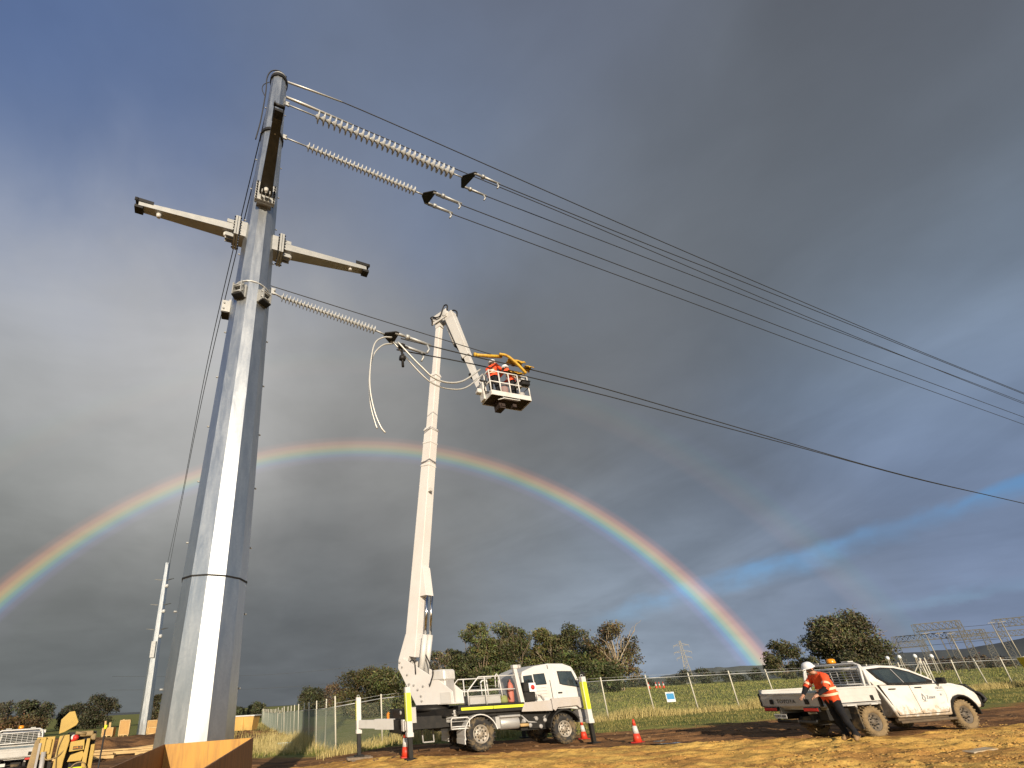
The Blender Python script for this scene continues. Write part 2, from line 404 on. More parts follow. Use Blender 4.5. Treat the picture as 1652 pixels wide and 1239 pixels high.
def thing(name, label, cat, loc=(0, 0, 0), rz=0., group=None):
    o = bpy.data.objects.new(name, None); COL.objects.link(o); o.location = loc; o.rotation_euler = (0, 0, rz); o.empty_display_size = .3
    return tag(o, label, cat, group)


def copy_tree(o, parent=None):
    c = o.copy(); COL.objects.link(c)
    if parent is not None: c.parent = parent
    for ch in list(o.children): copy_tree(ch, c)
    return c


def catenary(pts, n=40):
    """smooth curve through pts (Catmull-Rom)"""
    P = [Vector(p) for p in pts]; P = [P[0] * 2 - P[1]] + P + [P[-1] * 2 - P[-2]]; out = []
    for i in range(1, len(P) - 2):
        k = max(2, n // (len(P) - 3))
        for j in range(k):
            t = j / k; a, b, c, d = P[i - 1:i + 3]
            out.append(.5 * ((2 * b) + (c - a) * t + (2 * a - 5 * b + 4 * c - d) * t * t + (3 * b - a - 3 * c + d) * t ** 3))
    out.append(P[-2]); return out


def lettering(txt, size, m, parent, mat4, name='lettering', ext=.002, align='CENTER'):
    cu = bpy.data.curves.new(name, 'FONT'); cu.body = txt; cu.size = size; cu.extrude = ext; cu.align_x = align; cu.align_y = 'CENTER'
    cu.resolution_u = 2
    tmp = bpy.data.objects.new(name, cu); COL.objects.link(tmp)
    dg = bpy.context.evaluated_depsgraph_get(); me = bpy.data.meshes.new_from_object(tmp.evaluated_get(dg))
    bpy.data.objects.remove(tmp); me.name = name; me.materials.clear()
    o = link_mesh(name, me, m, parent); o.matrix_local = mat4
    return o


def frame(loc, xa, ya):
    """matrix whose local x, y axes point along xa, ya"""
    x = Vector(xa).normalized(); y = Vector(ya).normalized(); z = x.cross(y); M = Matrix.Identity(4)
    for i in range(3): M[i][0] = x[i]; M[i][1] = y[i]; M[i][2] = z[i]; M[i][3] = loc[i]
    return M


# value noise in numpy
def vnoise(x, y, seed=0):
    xi = np.floor(x).astype(np.int64); yi = np.floor(y).astype(np.int64); fx = x - xi; fy = y - yi
    fx = fx * fx * (3 - 2 * fx); fy = fy * fy * (3 - 2 * fy)
    def h(a, b):
        n = (a * 374761393 + b * 668265263 + seed * 974711) & 0x7fffffff
        n = ((n ^ (n >> 13)) * 1274126177) & 0x7fffffff
        return ((n ^ (n >> 16)) & 0xffff) / 65535.0
    return (h(xi, yi) * (1 - fx) + h(xi + 1, yi) * fx) * (1 - fy) + (h(xi, yi + 1) * (1 - fx) + h(xi + 1, yi + 1) * fx) * fy


def fbm(x, y, oct=4, seed=0):
    t = 0.; a = .5
    for i in range(oct):
        t = t + a * vnoise(x * 2 ** i, y * 2 ** i, seed + i); a *= .5
    return t


def sm(t):
    t = np.clip(t, 0, 1); return t * t * (3 - 2 * t)


def g0(x, y):
    """broad lie of the land"""
    z = -.5 * sm((1 - x) / 6) + .13 * sm((x - 5) / 7) - .6 * sm((y - 22) / 50) * sm(-x / 8) + 1.1 * sm((y - 42) / 60) * sm((x - 2) / 22)
    return z + .55 * np.exp(-(((x + 25) / 7) ** 2 + ((y - 47) / 9) ** 2)) + .5 * np.exp(-(((x + 40) / 9) ** 2 + ((y - 58) / 9) ** 2)) + .9 * np.exp(-(((x + 29) / 2.2) ** 2 + ((y - 66) / 2) ** 2))


SM = np.array([(-30, 21.5), (-6, 20.8), (-2.4, 20.0), (-.6, 18.2), (.7, 16.55), (5.3, 16.35), (7.9, 16.0), (9.9, 15.2), (11.6, 14.0), (13.8, 14.6), (17.1, 15.4), (40, 19)])
MG = np.array([(-60, 30), (-14, 28), (-7.2, 25.5), (-5.3, 25.2), (-3.2, 23.4), (.8, 21.2), (7.2, 21.6), (10.2, 20.7), (13, 21.5), (16, 22), (23, 21.8), (27.5, 24.4), (60, 34)])


def gz(x, y, fine=True):
    x = np.asarray(x, float); y = np.asarray(y, float); z = g0(x, y)
    e = np.interp(x, SM[:, 0], SM[:, 1]) - y + (fbm(x * 1.2, y * 1.2, 3, 5) - .5) * .7
    sand = sm(e / .5)
    yd = sm((-x - 9) / 4) * sm((y - 27) / 5) * sm((66 - y) / 10)
    z = z + yd * ((fbm(x * .35, y * .35, 4, 91) - .47) * 1.1 + (fbm(x * 1.1, y * 1.1, 3, 92) - .45) * .35)
    near = sm((70 - y) / 40) * sm((45 - np.abs(x)) / 20)
    z = z + (sand - 1) * .05 * near                                        # the sand lies a little proud of the mud
    if fine:
        ridg = np.abs(fbm(x * .9, y * 2.6, 4, 21) - .47) * 2
        z = z + near * sand * ((fbm(x * 3.5, y * 5.5, 4, 3) - .47) * .10 + (.28 - ridg) * .085 + (fbm(x * 9, y * 9, 3, 33) - .44) * .06 * sm((fbm(x * .8, y * 1.3, 2, 44) - .33) / .2))
        mud = (1 - sand) * near
        q = -.208 * x + .978 * y + (fbm(x * .22, x * 0 + 3, 2, 61) - .4) * .9; al = .978 * x + .208 * y
        for c, dp in ((11.3, .045), (12.75, .04), (10.1, .035), (8.7, .05), (9.35, .03), (14.6, .05), (15.9, .045), (17.2, .05)):
            w_ = np.exp(-((q - c) / .13) ** 2); z = z + near * dp * (-w_ * (1 + .5 * np.sin(al * 2 * pi / .17)) + .55 * np.exp(-((np.abs(q - c) - .26) / .09) ** 2) * (.4 + vnoise(x * 5, y * 5, 71)))
        z = z + mud * ((fbm(x * .8, y * 3.2, 4, 9) - .47) * .12)
    return z


def gnd(x, y): return float(gz(np.array([x]), np.array([y]), False)[0])


# ------------------------------------------------------------------ ground
def ground():
    xs = np.concatenate([-np.geomspace(5000, 40.5, 50), np.arange(-40, -8, .25), np.arange(-8, 19, .055), np.arange(19, 40, .3), np.geomspace(40.5, 6000, 60)])
    ys = np.concatenate([-np.geomspace(300, 5, 14), np.arange(-4, 7.5, .4), np.arange(7.5, 22.5, .055), np.arange(22.5, 60, .4), np.geomspace(60.5, 6000, 50)])
    X, Y = np.meshgrid(xs, ys); Z = gz(X.ravel(), Y.ravel()).reshape(X.shape)
    far = sm((np.hypot(X, Y) - 200) / 400); Z = Z * (1 - far) + far * (-1.1 * sm(-X / 8) + 1.2 * sm((X - 2) / 22))
    V = np.stack([X.ravel(), Y.ravel(), Z.ravel()], 1); nx, ny = len(xs), len(ys)
    i = np.arange(nx * ny).reshape(ny, nx)
    Fc = np.stack([i[:-1, :-1].ravel(), i[:-1, 1:].ravel(), i[1:, 1:].ravel(), i[1:, :-1].ravel()], 1)
    # where each kind of soil lies: r sand, g mud, b grass
    x = X.ravel(); y = Y.ravel()
    e1 = np.interp(x, SM[:, 0], SM[:, 1]) - y + (fbm(x * 1.2, y * 1.2, 3, 5) - .5) * .7
    e2 = np.interp(x, MG[:, 0], MG[:, 1]) - y + (fbm(x * .9, y * .9, 3, 15) - .5) * 2.2
    yard = sm((-x - 9) / 3) * sm((70 - y) / 8)                              # bare yard on the left
    sand = sm(e1 / .3 + .5) * sm((y - 4) / 3) * sm((30 - np.abs(x - 6)) / 8); grass = (1 - sm(e2 / .8 + .5)) * (1 - yard * sm((x * -1 - 7) / 4))  # sand stops short of the camera; unseen mud there cuts bounced light
    cols = np.stack([sand, (1 - sand) * (1 - grass), (1 - sand) * grass], 1)
    me = np_mesh('ground', V, Fc, cols)
    m = bpy.data.materials.new('bare_ground'); m.use_nodes = True; t = m.node_tree; t.nodes.clear(); B = NB(t)
    p = B.new('ShaderNodeBsdfPrincipled'); o = B.new('ShaderNodeOutputMaterial'); t.links.new(p.outputs[0], o.inputs[0])
    p.inputs['Specular IOR Level'].default_value = .15
    geo = B.new('ShaderNodeNewGeometry'); v = geo.outputs['Position']
    at = B.new('ShaderNodeAttribute', attribute_name='Col'); r, gg, bb = B.sep(at.outputs[0])[:3]
    na = B.noise(B.v('MULTIPLY', v, (1, 1.6, 1)), .7, 6, .6, .5); nb = B.noise(v, 6., 6, .65); nc = B.noise(v, 34., 5, .6)
    sandc = B.mix(B.map(na, .38, .62), (.68, .43, .115), (.56, .325, .08))
    sandc = B.mix(B.m('MULTIPLY', B.map(nb, .5, .72), .6), sandc, (.40, .215, .06))
    sandc = B.mix(B.m('MULTIPLY', B.map(nc, .5, .7), .3), sandc, (.72, .48, .16))
    sandc = B.mix(B.m('MULTIPLY', B.map(B.noise(B.v('MULTIPLY', v, (.35, .8, 1)), .9, 4, .6, 1.), .47, .60), .8), sandc, (.36, .18, .055))
    mudc = B.mix(B.map(B.noise(B.v('MULTIPLY', v, (.45, 1.7, 1)), 1.2, 6, .65, .6), .38, .62), (.105, .054, .025), (.27, .14, .058))
    mudc = B.mix(B.m('MULTIPLY', B.map(nb, .5, .7), .5), mudc, (.14, .075, .035))
    grc = B.mix(B.map(B.noise(v, .35, 6, .65, .5), .35, .65), (.14, .165, .038), (.23, .215, .065))
    grc = B.mix(B.m('MULTIPLY', B.map(B.noise(B.v('MULTIPLY', v, (.4, 1, 1)), .06, 5, .6, 1.), .5, .65), .5), grc, (.20, .18, .07))
    grc = B.mix(B.m('MULTIPLY', B.map(nb, .5, .7), .4), grc, (.05, .07, .018))
    c = B.mix(gg, B.mix(bb, sandc, grc), mudc)
    t.links.new(c, p.inputs['Base Color'])
    t.links.new(B.m('SUBTRACT', .95, B.m('MULTIPLY', gg, B.map(na, .55, .7, 0, .25))), p.inputs['Roughness'])
    bp = B.new('ShaderNodeBump'); B.put(bp, 'Strength', .9); B.put(bp, 'Distance', .05)
    B.put(bp, 'Height', B.m('ADD', B.m('MULTIPLY', nb, .8), B.m('MULTIPLY', nc, .45))); t.links.new(bp.outputs[0], p.inputs['Normal'])
    ob = link_mesh('ground', me, m, smooth=True); tag(ob, kind='structure')


ground()


def hill(name, prof, dist, depth, m, seed):
    """far range: prof = list of (azimuth deg, crest elevation deg)"""
    a = np.array(prof); az = np.linspace(a[0, 0], a[-1, 0], 160); el = np.interp(az, a[:, 0], a[:, 1])
    el = el * (1 + .10 * (fbm(az * .8, az * 0, 4, seed) - .47)); V = []
    rows = 14
    for j in range(rows):
        f = j / (rows - 1); d = dist + depth * f
        h = np.tan(np.radians(el)) * (dist + depth * .6) * np.clip(sm(f / .6), 0, 1) * (1 if f <= .6 else 1 - .8 * sm((f - .6) / .4))
        h = h * (1 + .25 * (fbm(az * 3, az * 0 + j * .7, 3, seed + 5) - .47) * (f < .55)) - 6 * (1 - sm(f * 4))
        r = np.radians(az); V.append(np.stack([d * np.sin(r), d * np.cos(r), h], 1))
    n = len(az); V = np.concatenate(V); i = np.arange(n * rows).reshape(rows, n)
    Fc = np.stack([i[:-1, :-1].ravel(), i[:-1, 1:].ravel(), i[1:, 1:].ravel(), i[1:, :-1].ravel()], 1)
    tag(link_mesh(name, np_mesh(name, V, Fc), m, smooth=True), kind='structure')


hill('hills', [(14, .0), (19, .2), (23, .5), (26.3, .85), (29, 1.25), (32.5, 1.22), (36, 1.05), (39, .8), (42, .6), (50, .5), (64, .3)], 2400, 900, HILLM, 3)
hill('hills', [(34, .25), (38, .8), (42, 1.15), (43.2, 1.4), (45, 1.36), (47, 1.35), (48.2, 1.5), (50, 1.8), (54, 2.2), (60, 2.4), (72, 2.0), (84, 1.0)], 1700, 600, HILLD, 8)
hill('hills', [(-75, .4), (-55, .7), (-45, .5), (-38, .45), (-31, .2), (-24, .1), (-10, .0)], 2600, 700, HILLD, 12)


# ------------------------------------------------------------------ puddles, clods
def puddle(pts, z, name='puddle'):
    n = len(pts); me = bpy.data.meshes.new(name); me.from_pydata([(x, y, z) for x, y in pts], [], [tuple(range(n))])
    tag(link_mesh(name, me, WATER), kind='structure')


def blob2(cx, cy, rx, ry, n=22, seed=0):
    r = random.Random(seed); out = []
    for i in range(n):
        a = 2 * pi * i / n; k = .75 + .5 * r.random(); out.append((cx + rx * k * cos(a), cy + ry * k * sin(a)))
    return out


puddle(blob2(8.3, 16.75, 1.5, .55, seed=3), gnd(8.3, 16.75) - .012)
sh = MB().box((0, 0, 0), (.62, .20, .03), .1, .008).build('board_offcut', mat('pale_grey_sheet', (.44, .36, .25), .85, 0, (.36, .25, .12), 5., .9)); sh.location = (10.85, 10.8, gnd(10.85, 10.8) + .02); sh.rotation_euler = (.05, -.04, .1); tag(sh, 'flat pale offcut lying on the sand in front of the ute', 'board')

ICO = None


def clods(name, n, fx, m, smin, smax):
    bm = bmesh.new(); bmesh.ops.create_icosphere(bm, subdivisions=1, radius=1.); bv = np.array([v.co[:] for v in bm.verts]); bf = np.array([[v.index for v in f.verts] for f in bm.faces]); bm.free()
    V = []; Fc = []; k = 0
    while k < n:
        x, y = fx(); s = smin + (smax - smin) * random.random() ** 3.0
        z = float(gz(np.array([x]), np.array([y]))[0])
        v = bv * (1 + .9 * (rng.random((len(bv), 1)) - .5)) * np.array([s * (.6 + 1.1 * random.random()), s * (.6 + 1.1 * random.random()), s * (.3 + .4 * random.random())])
        V.append(v + np.array([x, y, z + s * .05])); Fc.append(bf + k * len(bv)); k += 1
    tag(link_mesh(name, np_mesh(name, np.concatenate(V), np.concatenate(Fc)), m), kind='stuff')


def near_xy():
    while True:
        x = random.uniform(-1, 17); y = random.uniform(9, 16.2)
        if vnoise(np.array([x * .8]), np.array([y * 1.7]), 77)[0] + random.random() * .35 > .68 + .3 * max(0, min(1, (y - 12.2) / 1.5)): return x, y


clods('dirt_clods', 6500, near_xy, CLODM, .006, .036)
clods('dirt_clods', 900, lambda: (random.uniform(-6, 20), random.uniform(16.5, 22)), mat('mud_clods', (.13, .075, .035), .95, 0, (.22, .13, .06), 2., .7), .015, .07)


# ------------------------------------------------------------------ grass
def blades(name, P, h, w, lean, cols):
    """P (n,2) roots; one bent blade each (two triangles)"""
    n = len(P); z = gz(P[:, 0], P[:, 1], False) - .02; a = rng.random(n) * 2 * pi; la = rng.random(n) * 2 * pi
    dx = np.cos(a) * w / 2; dy = np.sin(a) * w / 2; lx = np.cos(la) * lean * h + .12 * h; ly = np.sin(la) * lean * h
    b0 = np.stack([P[:, 0] - dx, P[:, 1] - dy, z], 1); b1 = np.stack([P[:, 0] + dx, P[:, 1] + dy, z], 1)
    md = np.stack([P[:, 0] + lx * .35, P[:, 1] + ly * .35, z + h * .6], 1); tp = np.stack([P[:, 0] + lx, P[:, 1] + ly, z + h], 1)
    m0 = md - np.stack([dx, dy, dx * 0], 1) * .7; m1 = md + np.stack([dx, dy, dx * 0], 1) * .7
    V = np.stack([b0, b1, m0, m1, tp], 1).reshape(-1, 3); i = np.arange(n)[:, None] * 5
    Fc = np.concatenate([i + np.array([[0, 1, 3]]), i + np.array([[0, 3, 2]]), i + np.array([[2, 3, 4]])])
    C = np.repeat(cols, 5, 0)
    tag(link_mesh(name, np_mesh(name, V, Fc, C), GRASSM), kind='stuff')


def mixcol(n, a, b, k=1.5):
    t = rng.random(n)[:, None] ** k; v = .75 + .5 * rng.random((n, 1)); return (np.array(a) * (1 - t) + np.array(b) * t) * v


FA = np.array([10.2, 28.1]); FD = np.array([2.885, .99]); K0 = -4.68            # field fence: post k stands at FA + k FD
CORNER = FA + K0 * FD
YD = np.array([sin(radians(-18)), cos(radians(-18))]) * 3.0                       # yard fence direction, one bay


def fence_y(x): return FA[1] + (x - FA[0]) / FD[0] * FD[1]


# dry tall grass along the field fence
n = 26000
x = rng.uniform(-4, 46, n); off = rng.normal(-.25, .42, n); cl = vnoise(x * .9, x * 0, 5)
keep = rng.random(n) < .25 + .75 * cl; x = x[keep]; off = off[keep]; P = np.stack([x, fence_y(x) + off], 1)
h = (.22 + .36 * vnoise(P[:, 0] * .7, P[:, 1] * .7, 6)) * (.5 + .8 * rng.random(len(P)))
blades('dry_grass', P, h, .016, .35, mixcol(len(P), (.50, .40, .17), (.32, .26, .09)))
# verge in front of it
n = 30000
x = rng.uniform(4, 44, n); y = np.interp(x, MG[:, 0], MG[:, 1]) + rng.random(n) ** .8 * (fence_y(x) - np.interp(x, MG[:, 0], MG[:, 1]) - .2)
P = np.stack([x, y], 1); keep = fbm(x * .5, y * .9, 3, 8) > .40; P = P[keep]
blades('verge_grass', P, .05 + .09 * rng.random(len(P)), .018, .5, mixcol(len(P), (.15, .155, .042), (.30, .235, .085), 1.4))
# tall dry grass left of the truck, in front of the yard fence
n = 42000
y = rng.uniform(20.5, 36, n); x = rng.uniform(-12, 4, n)
lo = np.interp(x, MG[:, 0], MG[:, 1]); yf = CORNER[1] + (x - CORNER[0]) / YD[0] * YD[1]
ok = (y > lo - .1 + .8 * rng.random(n)) & (((x > CORNER[0]) & (y < fence_y(x) + 1.0)) | ((x <= CORNER[0]) & (y < yf + .6) & (x > -9.5)))
P = np.stack([x, y], 1)[ok]; cl = fbm(P[:, 0] * .6, P[:, 1] * .6, 3, 31); edge = sm((P[:, 1] - np.interp(P[:, 0], MG[:, 0], MG[:, 1])) / 1.6)
h = (.16 + .62 * edge * sm((cl - .25) / .3)) * (.6 + .6 * rng.random(len(P)))
ca = mixcol(len(P), (.54, .44, .20), (.38, .31, .11)); cb = mixcol(len(P), (.12, .145, .03), (.20, .19, .05))
f = np.clip(edge * 1.5 - .35 + .6 * (cl[:] - .45), 0, 1)[:, None]; f = (rng.random((len(P), 1)) < .12 + .85 * f)
blades('tall_dry_grass', P, h, .015, .28, np.where(f, ca, cb))
# paddock beyond the fence
n = 70000
r = rng.random(n); y = 25 + 75 * r ** 1.8; x = rng.uniform(-.15, 1.22, n) * y + 2
ok = (y > fence_y(x) + .3) & (x > -2); P = np.stack([x, y], 1)[ok]; cl = fbm(P[:, 0] * .25, P[:, 1] * .4, 3, 41)
c1 = mixcol(len(P), (.165, .185, .042), (.25, .235, .07)); c2 = mixcol(len(P), (.27, .235, .085), (.21, .20, .06))
blades('paddock_grass', P, (.05 + .10 * cl) * (.6 + .7 * rng.random(len(P))) * (1 + P[:, 1] / 90), .02 + P[:, 1] * .0007, .5, np.where((cl + .12 * rng.random(len(P)) > .58)[:, None], c2, c1))
# rough grass between yard and yard fence, far left
n = 9000
y = rng.uniform(36, 95, n); x = rng.uniform(-34, -6, n); yf = CORNER[0] + (y - CORNER[1]) / YD[1] * YD[0]
ok = (x < yf + .5) & (x > yf - 7 - (y - 36) * .05); P = np.stack([x, y], 1)[ok]
blades('rough_grass', P, .2 + .35 * rng.random(len(P)), .03, .35, mixcol(len(P), (.36, .28, .10), (.18, .17, .05)))

# ------------------------------------------------------------------ steel poles
TH = radians(66.5); LD = Vector((sin(TH), cos(TH), 0)); LN = Vector((-cos(TH), sin(TH), 0))      # line direction, its left (away from camera)
PP = Vector((-4.231, 10.908, 0))


def lp(s, z, lat=0.): return PP + LD * s + LN * lat + Vector((0, 0, z))


def ngon_shaft(mb, z0, z1, r0, r1, n=12, rot=0., cap=True):
    vs = []
    for z, r in ((z0, r0), (z1, r1)):
        for k in range(n):
            a = rot + 2 * pi * (k + .5) / n; vs.append((r * cos(a), r * sin(a), z))
    fs = [(k, (k + 1) % n, n + (k + 1) % n, n + k) for k in range(n)]
    if cap: fs += [tuple(range(n))[::-1], tuple(n + k for k in range(n))]
    mb.add(vs, fs)


FACE = atan2(-LN.y, -LN.x)             # a flat looks square across the line, towards the camera
BASE_Z = -.55


def prad(z): return (.765 - .0195 * (z - BASE_Z)) / cos(pi / 12)


PB = Vector((-4.40, 10.845, 0))                                                  # the pole foot; the shaft leans a little towards the line


pole = thing('steel_pole', 'tall twelve-sided galvanised steel pole standing in the plywood formwork', 'power pole', (PB.x, PB.y, BASE_Z))
pole.rotation_euler = (radians(-.46), radians(1.30), 0)
ZB = BASE_Z


def pz(z): return z - ZB


mb = MB(); ngon_shaft(mb, 0, pz(4.5), prad(ZB), prad(4.5), rot=FACE); mb.build('lower_shaft', GALV, pole)
mb = MB(); ngon_shaft(mb, pz(4.25), pz(24.2), prad(4.25) + .012, prad(24.2) + .006, rot=FACE); mb.build('upper_shaft', GALV, pole)


def ring(z, h, ex, m, name, n=24):
    mb = MB(); r = prad(z) + ex
    vs = []; 
    for rr, zz in ((r, z - h / 2), (r, z + h / 2), (prad(z) - .02, z + h / 2), (prad(z) - .02, z - h / 2)):
        for k in range(n): a = FACE + 2 * pi * (k + .5) / n; vs.append((rr * cos(a), rr * sin(a), pz(zz)))
    fs = [(j * n + k, j * n + (k + 1) % n, ((j + 1) % 4) * n + (k + 1) % n, ((j + 1) % 4) * n + k) for j in range(4) for k in range(n)]
    mb.add(vs, fs); return mb.build(name, m, pole)


ring(4.24, .03, .022, BLACK, 'joint_seam', 12); ring(12.95, .035, .02, CONDL, 'steel_band')
ring(24.05, .16, .05, BLACK, 'top_collar'); ring(24.22, .05, .02, GALV_DULL, 'cap_plate')
ring(20.45, .13, .05, BLACK, 'dark_collar')
for az, z in ((FACE + radians(33), 12.45), (FACE - radians(36), 12.5), (FACE - radians(96), 12.2)):
    # bolted lug boxes round the pole
    mb = MB(); r = prad(z)
    mb.box((r + .10, -.13, pz(z)), (.26, .03, .42)); mb.box((r + .10, .13, pz(z)), (.26, .03, .42)); mb.box((r + .015, 0, pz(z)), (.05, .36, .46)); mb.box((r + .12, 0, pz(z) + .12), (.2, .24, .03))
    for i in (-.1, .1): mb.lathe([(.03, -.17), (.03, .17)], (r + .17, 0, pz(z) + i), (0, 1, 0), 8)
    lug = mb.build('lug_bracket', GALV_LIGHT, pole, rz=az)
    mb = MB(); mb.box((r + .12, 0, pz(z) - .22), (.2, .30, .05)); mb.build('lug_plate', BLACK, lug)
mb = MB()
for k in range(14):
    for sd_ in (-1, 1):
        z = 2.0 + k * 1.55; a = FACE + sd_ * radians(88); mb.lathe([(.022, 0), (.022, .07)], (prad(z) * .97 * cos(a), prad(z) * .97 * sin(a), pz(z)), (cos(a), sin(a), 0), 6)
tag(mb.build('step_lugs', GALV_LIGHT, pole), kind='stuff')


def cross_arm(az, z0, z1, length, r0, m=None, w0=.38, h0=.28):
    """tapered box arm out along local +x from the pole face, with flange, gussets and end fitting"""
    d = Vector((cos(az), sin(az), 0)); a0 = d * (r0 + .30); a1 = d * (r0 + length)
    mb = MB(); mb.taper(a0 + Vector((0, 0, pz(z0))), a1 + Vector((0, 0, pz(z1))), w0, h0, .24, .15, (-sin(az), cos(az), 0))
    arm = mb.build('cross_arm', m or GALV_LIGHT, pole)
    mb = MB()
    def lb(x, y, z, dx, dy, dz):
        mb.box((d.x * x - d.y * y, d.y * x + d.x * y, z), (dx, dy, dz), az)
    lb(r0 + .02, 0, pz(z0), .22, .46, .62); lb(r0 + .18, 0, pz(z0), .06, .62, .80); lb(r0 + .255, 0, pz(z0), .06, .62, .80)
    for y in (-.12, 0, .12): lb(r0 + .40, y, pz(z0) + .29, .26, .025, .14); lb(r0 + .40, y, pz(z0) - .29, .26, .025, .14)
    mb.build('flange', GALV_LIGHT, arm)
    mb = MB()
    for i in range(7):
        for y in (-.27, .27):
            q = (r0 + .215, y, pz(z0) - .36 + i * .12); mb.lathe([(.028, -.11), (.028, .11)], (d.x * q[0] - d.y * q[1], d.y * q[0] + d.x * q[1], q[2]), (d.x, d.y, 0), 6)
    tag(mb.build('flange_bolts', BLACK, arm), kind='stuff')
    mb = MB(); q = r0 + length - .18
    lb(q + .05, .13, pz(z1) + .13, .5, .03, .12); lb(q + .05, -.13, pz(z1) + .13, .5, .03, .12); lb(q + .16, 0, pz(z1) - .12, .22, .24, .1)
    mb.lathe([(.05, -.16), (.05, .16)], (d.x * (q + .24), d.y * (q + .24), pz(z1) + .13), (-d.y, d.x, 0), 8)
    mb.build('end_fitting', BLACK, arm)
    for q, zz in ((r0 + length - .55, pz(z1) - .10), (r0 + .52, pz(z0) - .18)):
        mb = MB(); mb.lathe([(.075, 0), (.06, .1), (.02, .12)], (d.x * q, d.y * q, zz), (0, 0, -1), 10); mb.build('white_cap', WHITE, arm)


LAZ = atan2(LD.y, LD.x)
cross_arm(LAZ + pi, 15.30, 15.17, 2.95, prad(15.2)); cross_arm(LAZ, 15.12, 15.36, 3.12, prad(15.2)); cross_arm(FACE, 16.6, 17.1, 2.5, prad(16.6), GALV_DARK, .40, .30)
# strain brackets on the line side
for z in (22.95, 20.9, 13.30):
    mb = MB(); r = prad(z); mb.box((r + .06, 0, pz(z)), (.2, .05, .22)); mb.lathe([(.03, -.08), (.03, .08)], (r + .13, 0, pz(z)), (0, 1, 0), 8)
    mb.build('strain_lug', GALV_DULL, pole, rz=LAZ)
mb = MB()
jc = lambda pts: catenary([Vector((LD.x * a + LN.x * b, LD.y * a + LN.y * b, pz(c))) for a, b, c in pts], 40)
mb.tube(jc([(.25, -.2, 24.28), (-.05, -.25, 24.38), (-.34, -.2, 24.25), (-.46, -.14, 23.8), (-.43, -.14, 23.0), (-.44, -.14, 22.0), (-.47, -.14, 20.9), (-.54, -.1, 20.0)]), .024, 6)
mb.tube(jc([(-.36, -.14, 23.6), (-.54, -.14, 23.3), (-.57, -.14, 22.95), (-.43, -.14, 22.6)]), .015, 6)
mb.build('jumper_cable', DARKW, pole)

# the same kind of pole, far behind on the left
FPP = (-35.9, 71.8)
fz = gnd(*FPP)
fp = thing('steel_pole', 'distant galvanised pole with short arms behind the dirt yard', 'power pole', (FPP[0], FPP[1], fz))
mb = MB(); ngon_shaft(mb, 0, 23.4, .79, .40, rot=FACE + .12); mb.build('shaft', GALV, fp)
for z in (13.6, 17.1, 20.8):
    for s_ in (-1, 1):
        mb = MB(); r = .79 - .0167 * z; mb.taper((s_ * r, -.05, z), (s_ * (r + 1.0), -.25, z + .12), .11, .14, .07, .07, (0, 1, 0)); mb.build('cross_arm', GALV_DARK, fp)
    mb = MB(); mb.lathe([(.05, 0), (.22, .1), (.25, .32), (.2, .5), (.05, .55)], (r + .22, -.5, z - 1.3), (0, 0, 1), 10); mb.build('white_cap', CERAM, fp)
mb = MB(); mb.box((.1, -.75, 10.8), (.6, .25, 2.2)); mb.build('control_box', GALV_DULL, fp)


# ------------------------------------------------------------------ insulators, conductors
def cable(name, label, pts, r, m, group=None, n=40, cat='cable'):
    mb = MB(); mb.tube(catenary(pts, n), r, 6); o = mb.build(name, m); return tag(o, label, cat, group)


disc_me = MB().lathe([(.045, -.115), (.10, -.10), (.115, -.05), (.30, -.012), (.315, .014), (.28, .026), (.14, .034), (.06, .05), (.045, .12)], (0, 0, 0), (1, 0, 0), 18).mesh('insulator_disc')
disc_me.materials.append(CERAM)
cap_me = MB().lathe([(.03, -.13), (.085, -.12), (.095, -.05), (.04, -.03)], (0, 0, 0), (1, 0, 0), 10).mesh('disc_cap'); cap_me.materials.append(CERAM_D)


def string(label, p, a, b, q, nd, lat, dr, tz=0.):
    """strain string from pole lug p: rod p-a, discs a-b, rod b-q, then a yoke plate with two clamps"""
    root = thing('insulator_string', label, 'insulator', p, 0, 'strain insulator strings')
    L = lambda v: Vector(v) - Vector(p)
    mb = MB(); mb.tube([(0, 0, 0), L(a)], .03, 6); mb.tube([L(b), L(q)], .03, 6); mb.tube([L(a), L(b)], .045, 8); mb.build('link_rod', GALV_DULL, root)
    d = (Vector(b) - Vector(a)); M = frame((0, 0, 0), d, Vector((-d.y, d.x, 0)))
    sp = d.length / nd / .24
    for k in range(nd):
        o = link_mesh('insulator_disc', disc_me, None, root); M2 = M.copy(); c = L(a) + d * ((k + .5) / nd); sag = 0.0
        M2.translation = c + Vector((0, 0, -sag)); M2 = M2 @ Matrix.Diagonal((sp, dr, dr, 1)); o.matrix_local = M2
    y0 = L(q); t = d.normalized(); mb = MB()
    tv = Vector((0, 0, tz)); c1 = y0 + t * .30 + LN * -lat - tv; c2 = y0 + t * .30 + LN * lat + tv; nrm = Vector((0, 0, .02))
    tri = [y0 - LN * .08, y0 + LN * .08, c2 + LN * .07, c2 + LN * .07 + t * .12, c1 - LN * .07 + t * .12, c1 - LN * .07]
    mb.add([v + nrm for v in tri] + [v - nrm for v in tri], [(0, 1, 2, 3, 4, 5), (11, 10, 9, 8, 7, 6)] + [(i, (i + 1) % 6, 6 + (i + 1) % 6, 6 + i) for i in range(6)])
    mb.build('yoke_plate', BLACK, root)
    for c in (c1, c2):
        mb = MB(); mb.tube([c, c + t * .35], .05, 8); mb.lathe([(.09, 0), (.09, .12)], c + t * .38, t, 8); mb.tube([c + t * .5, c + t * 1.3], [.055, .045], 8)
        mb.tube([c + t * 1.15, c + t * 1.22 + Vector((0, 0, -.2)), c + t * 1.12 + Vector((0, 0, -.38))], .035, 6)
        mb.build('dead_end_clamp', GALV_DULL, root)
    return root


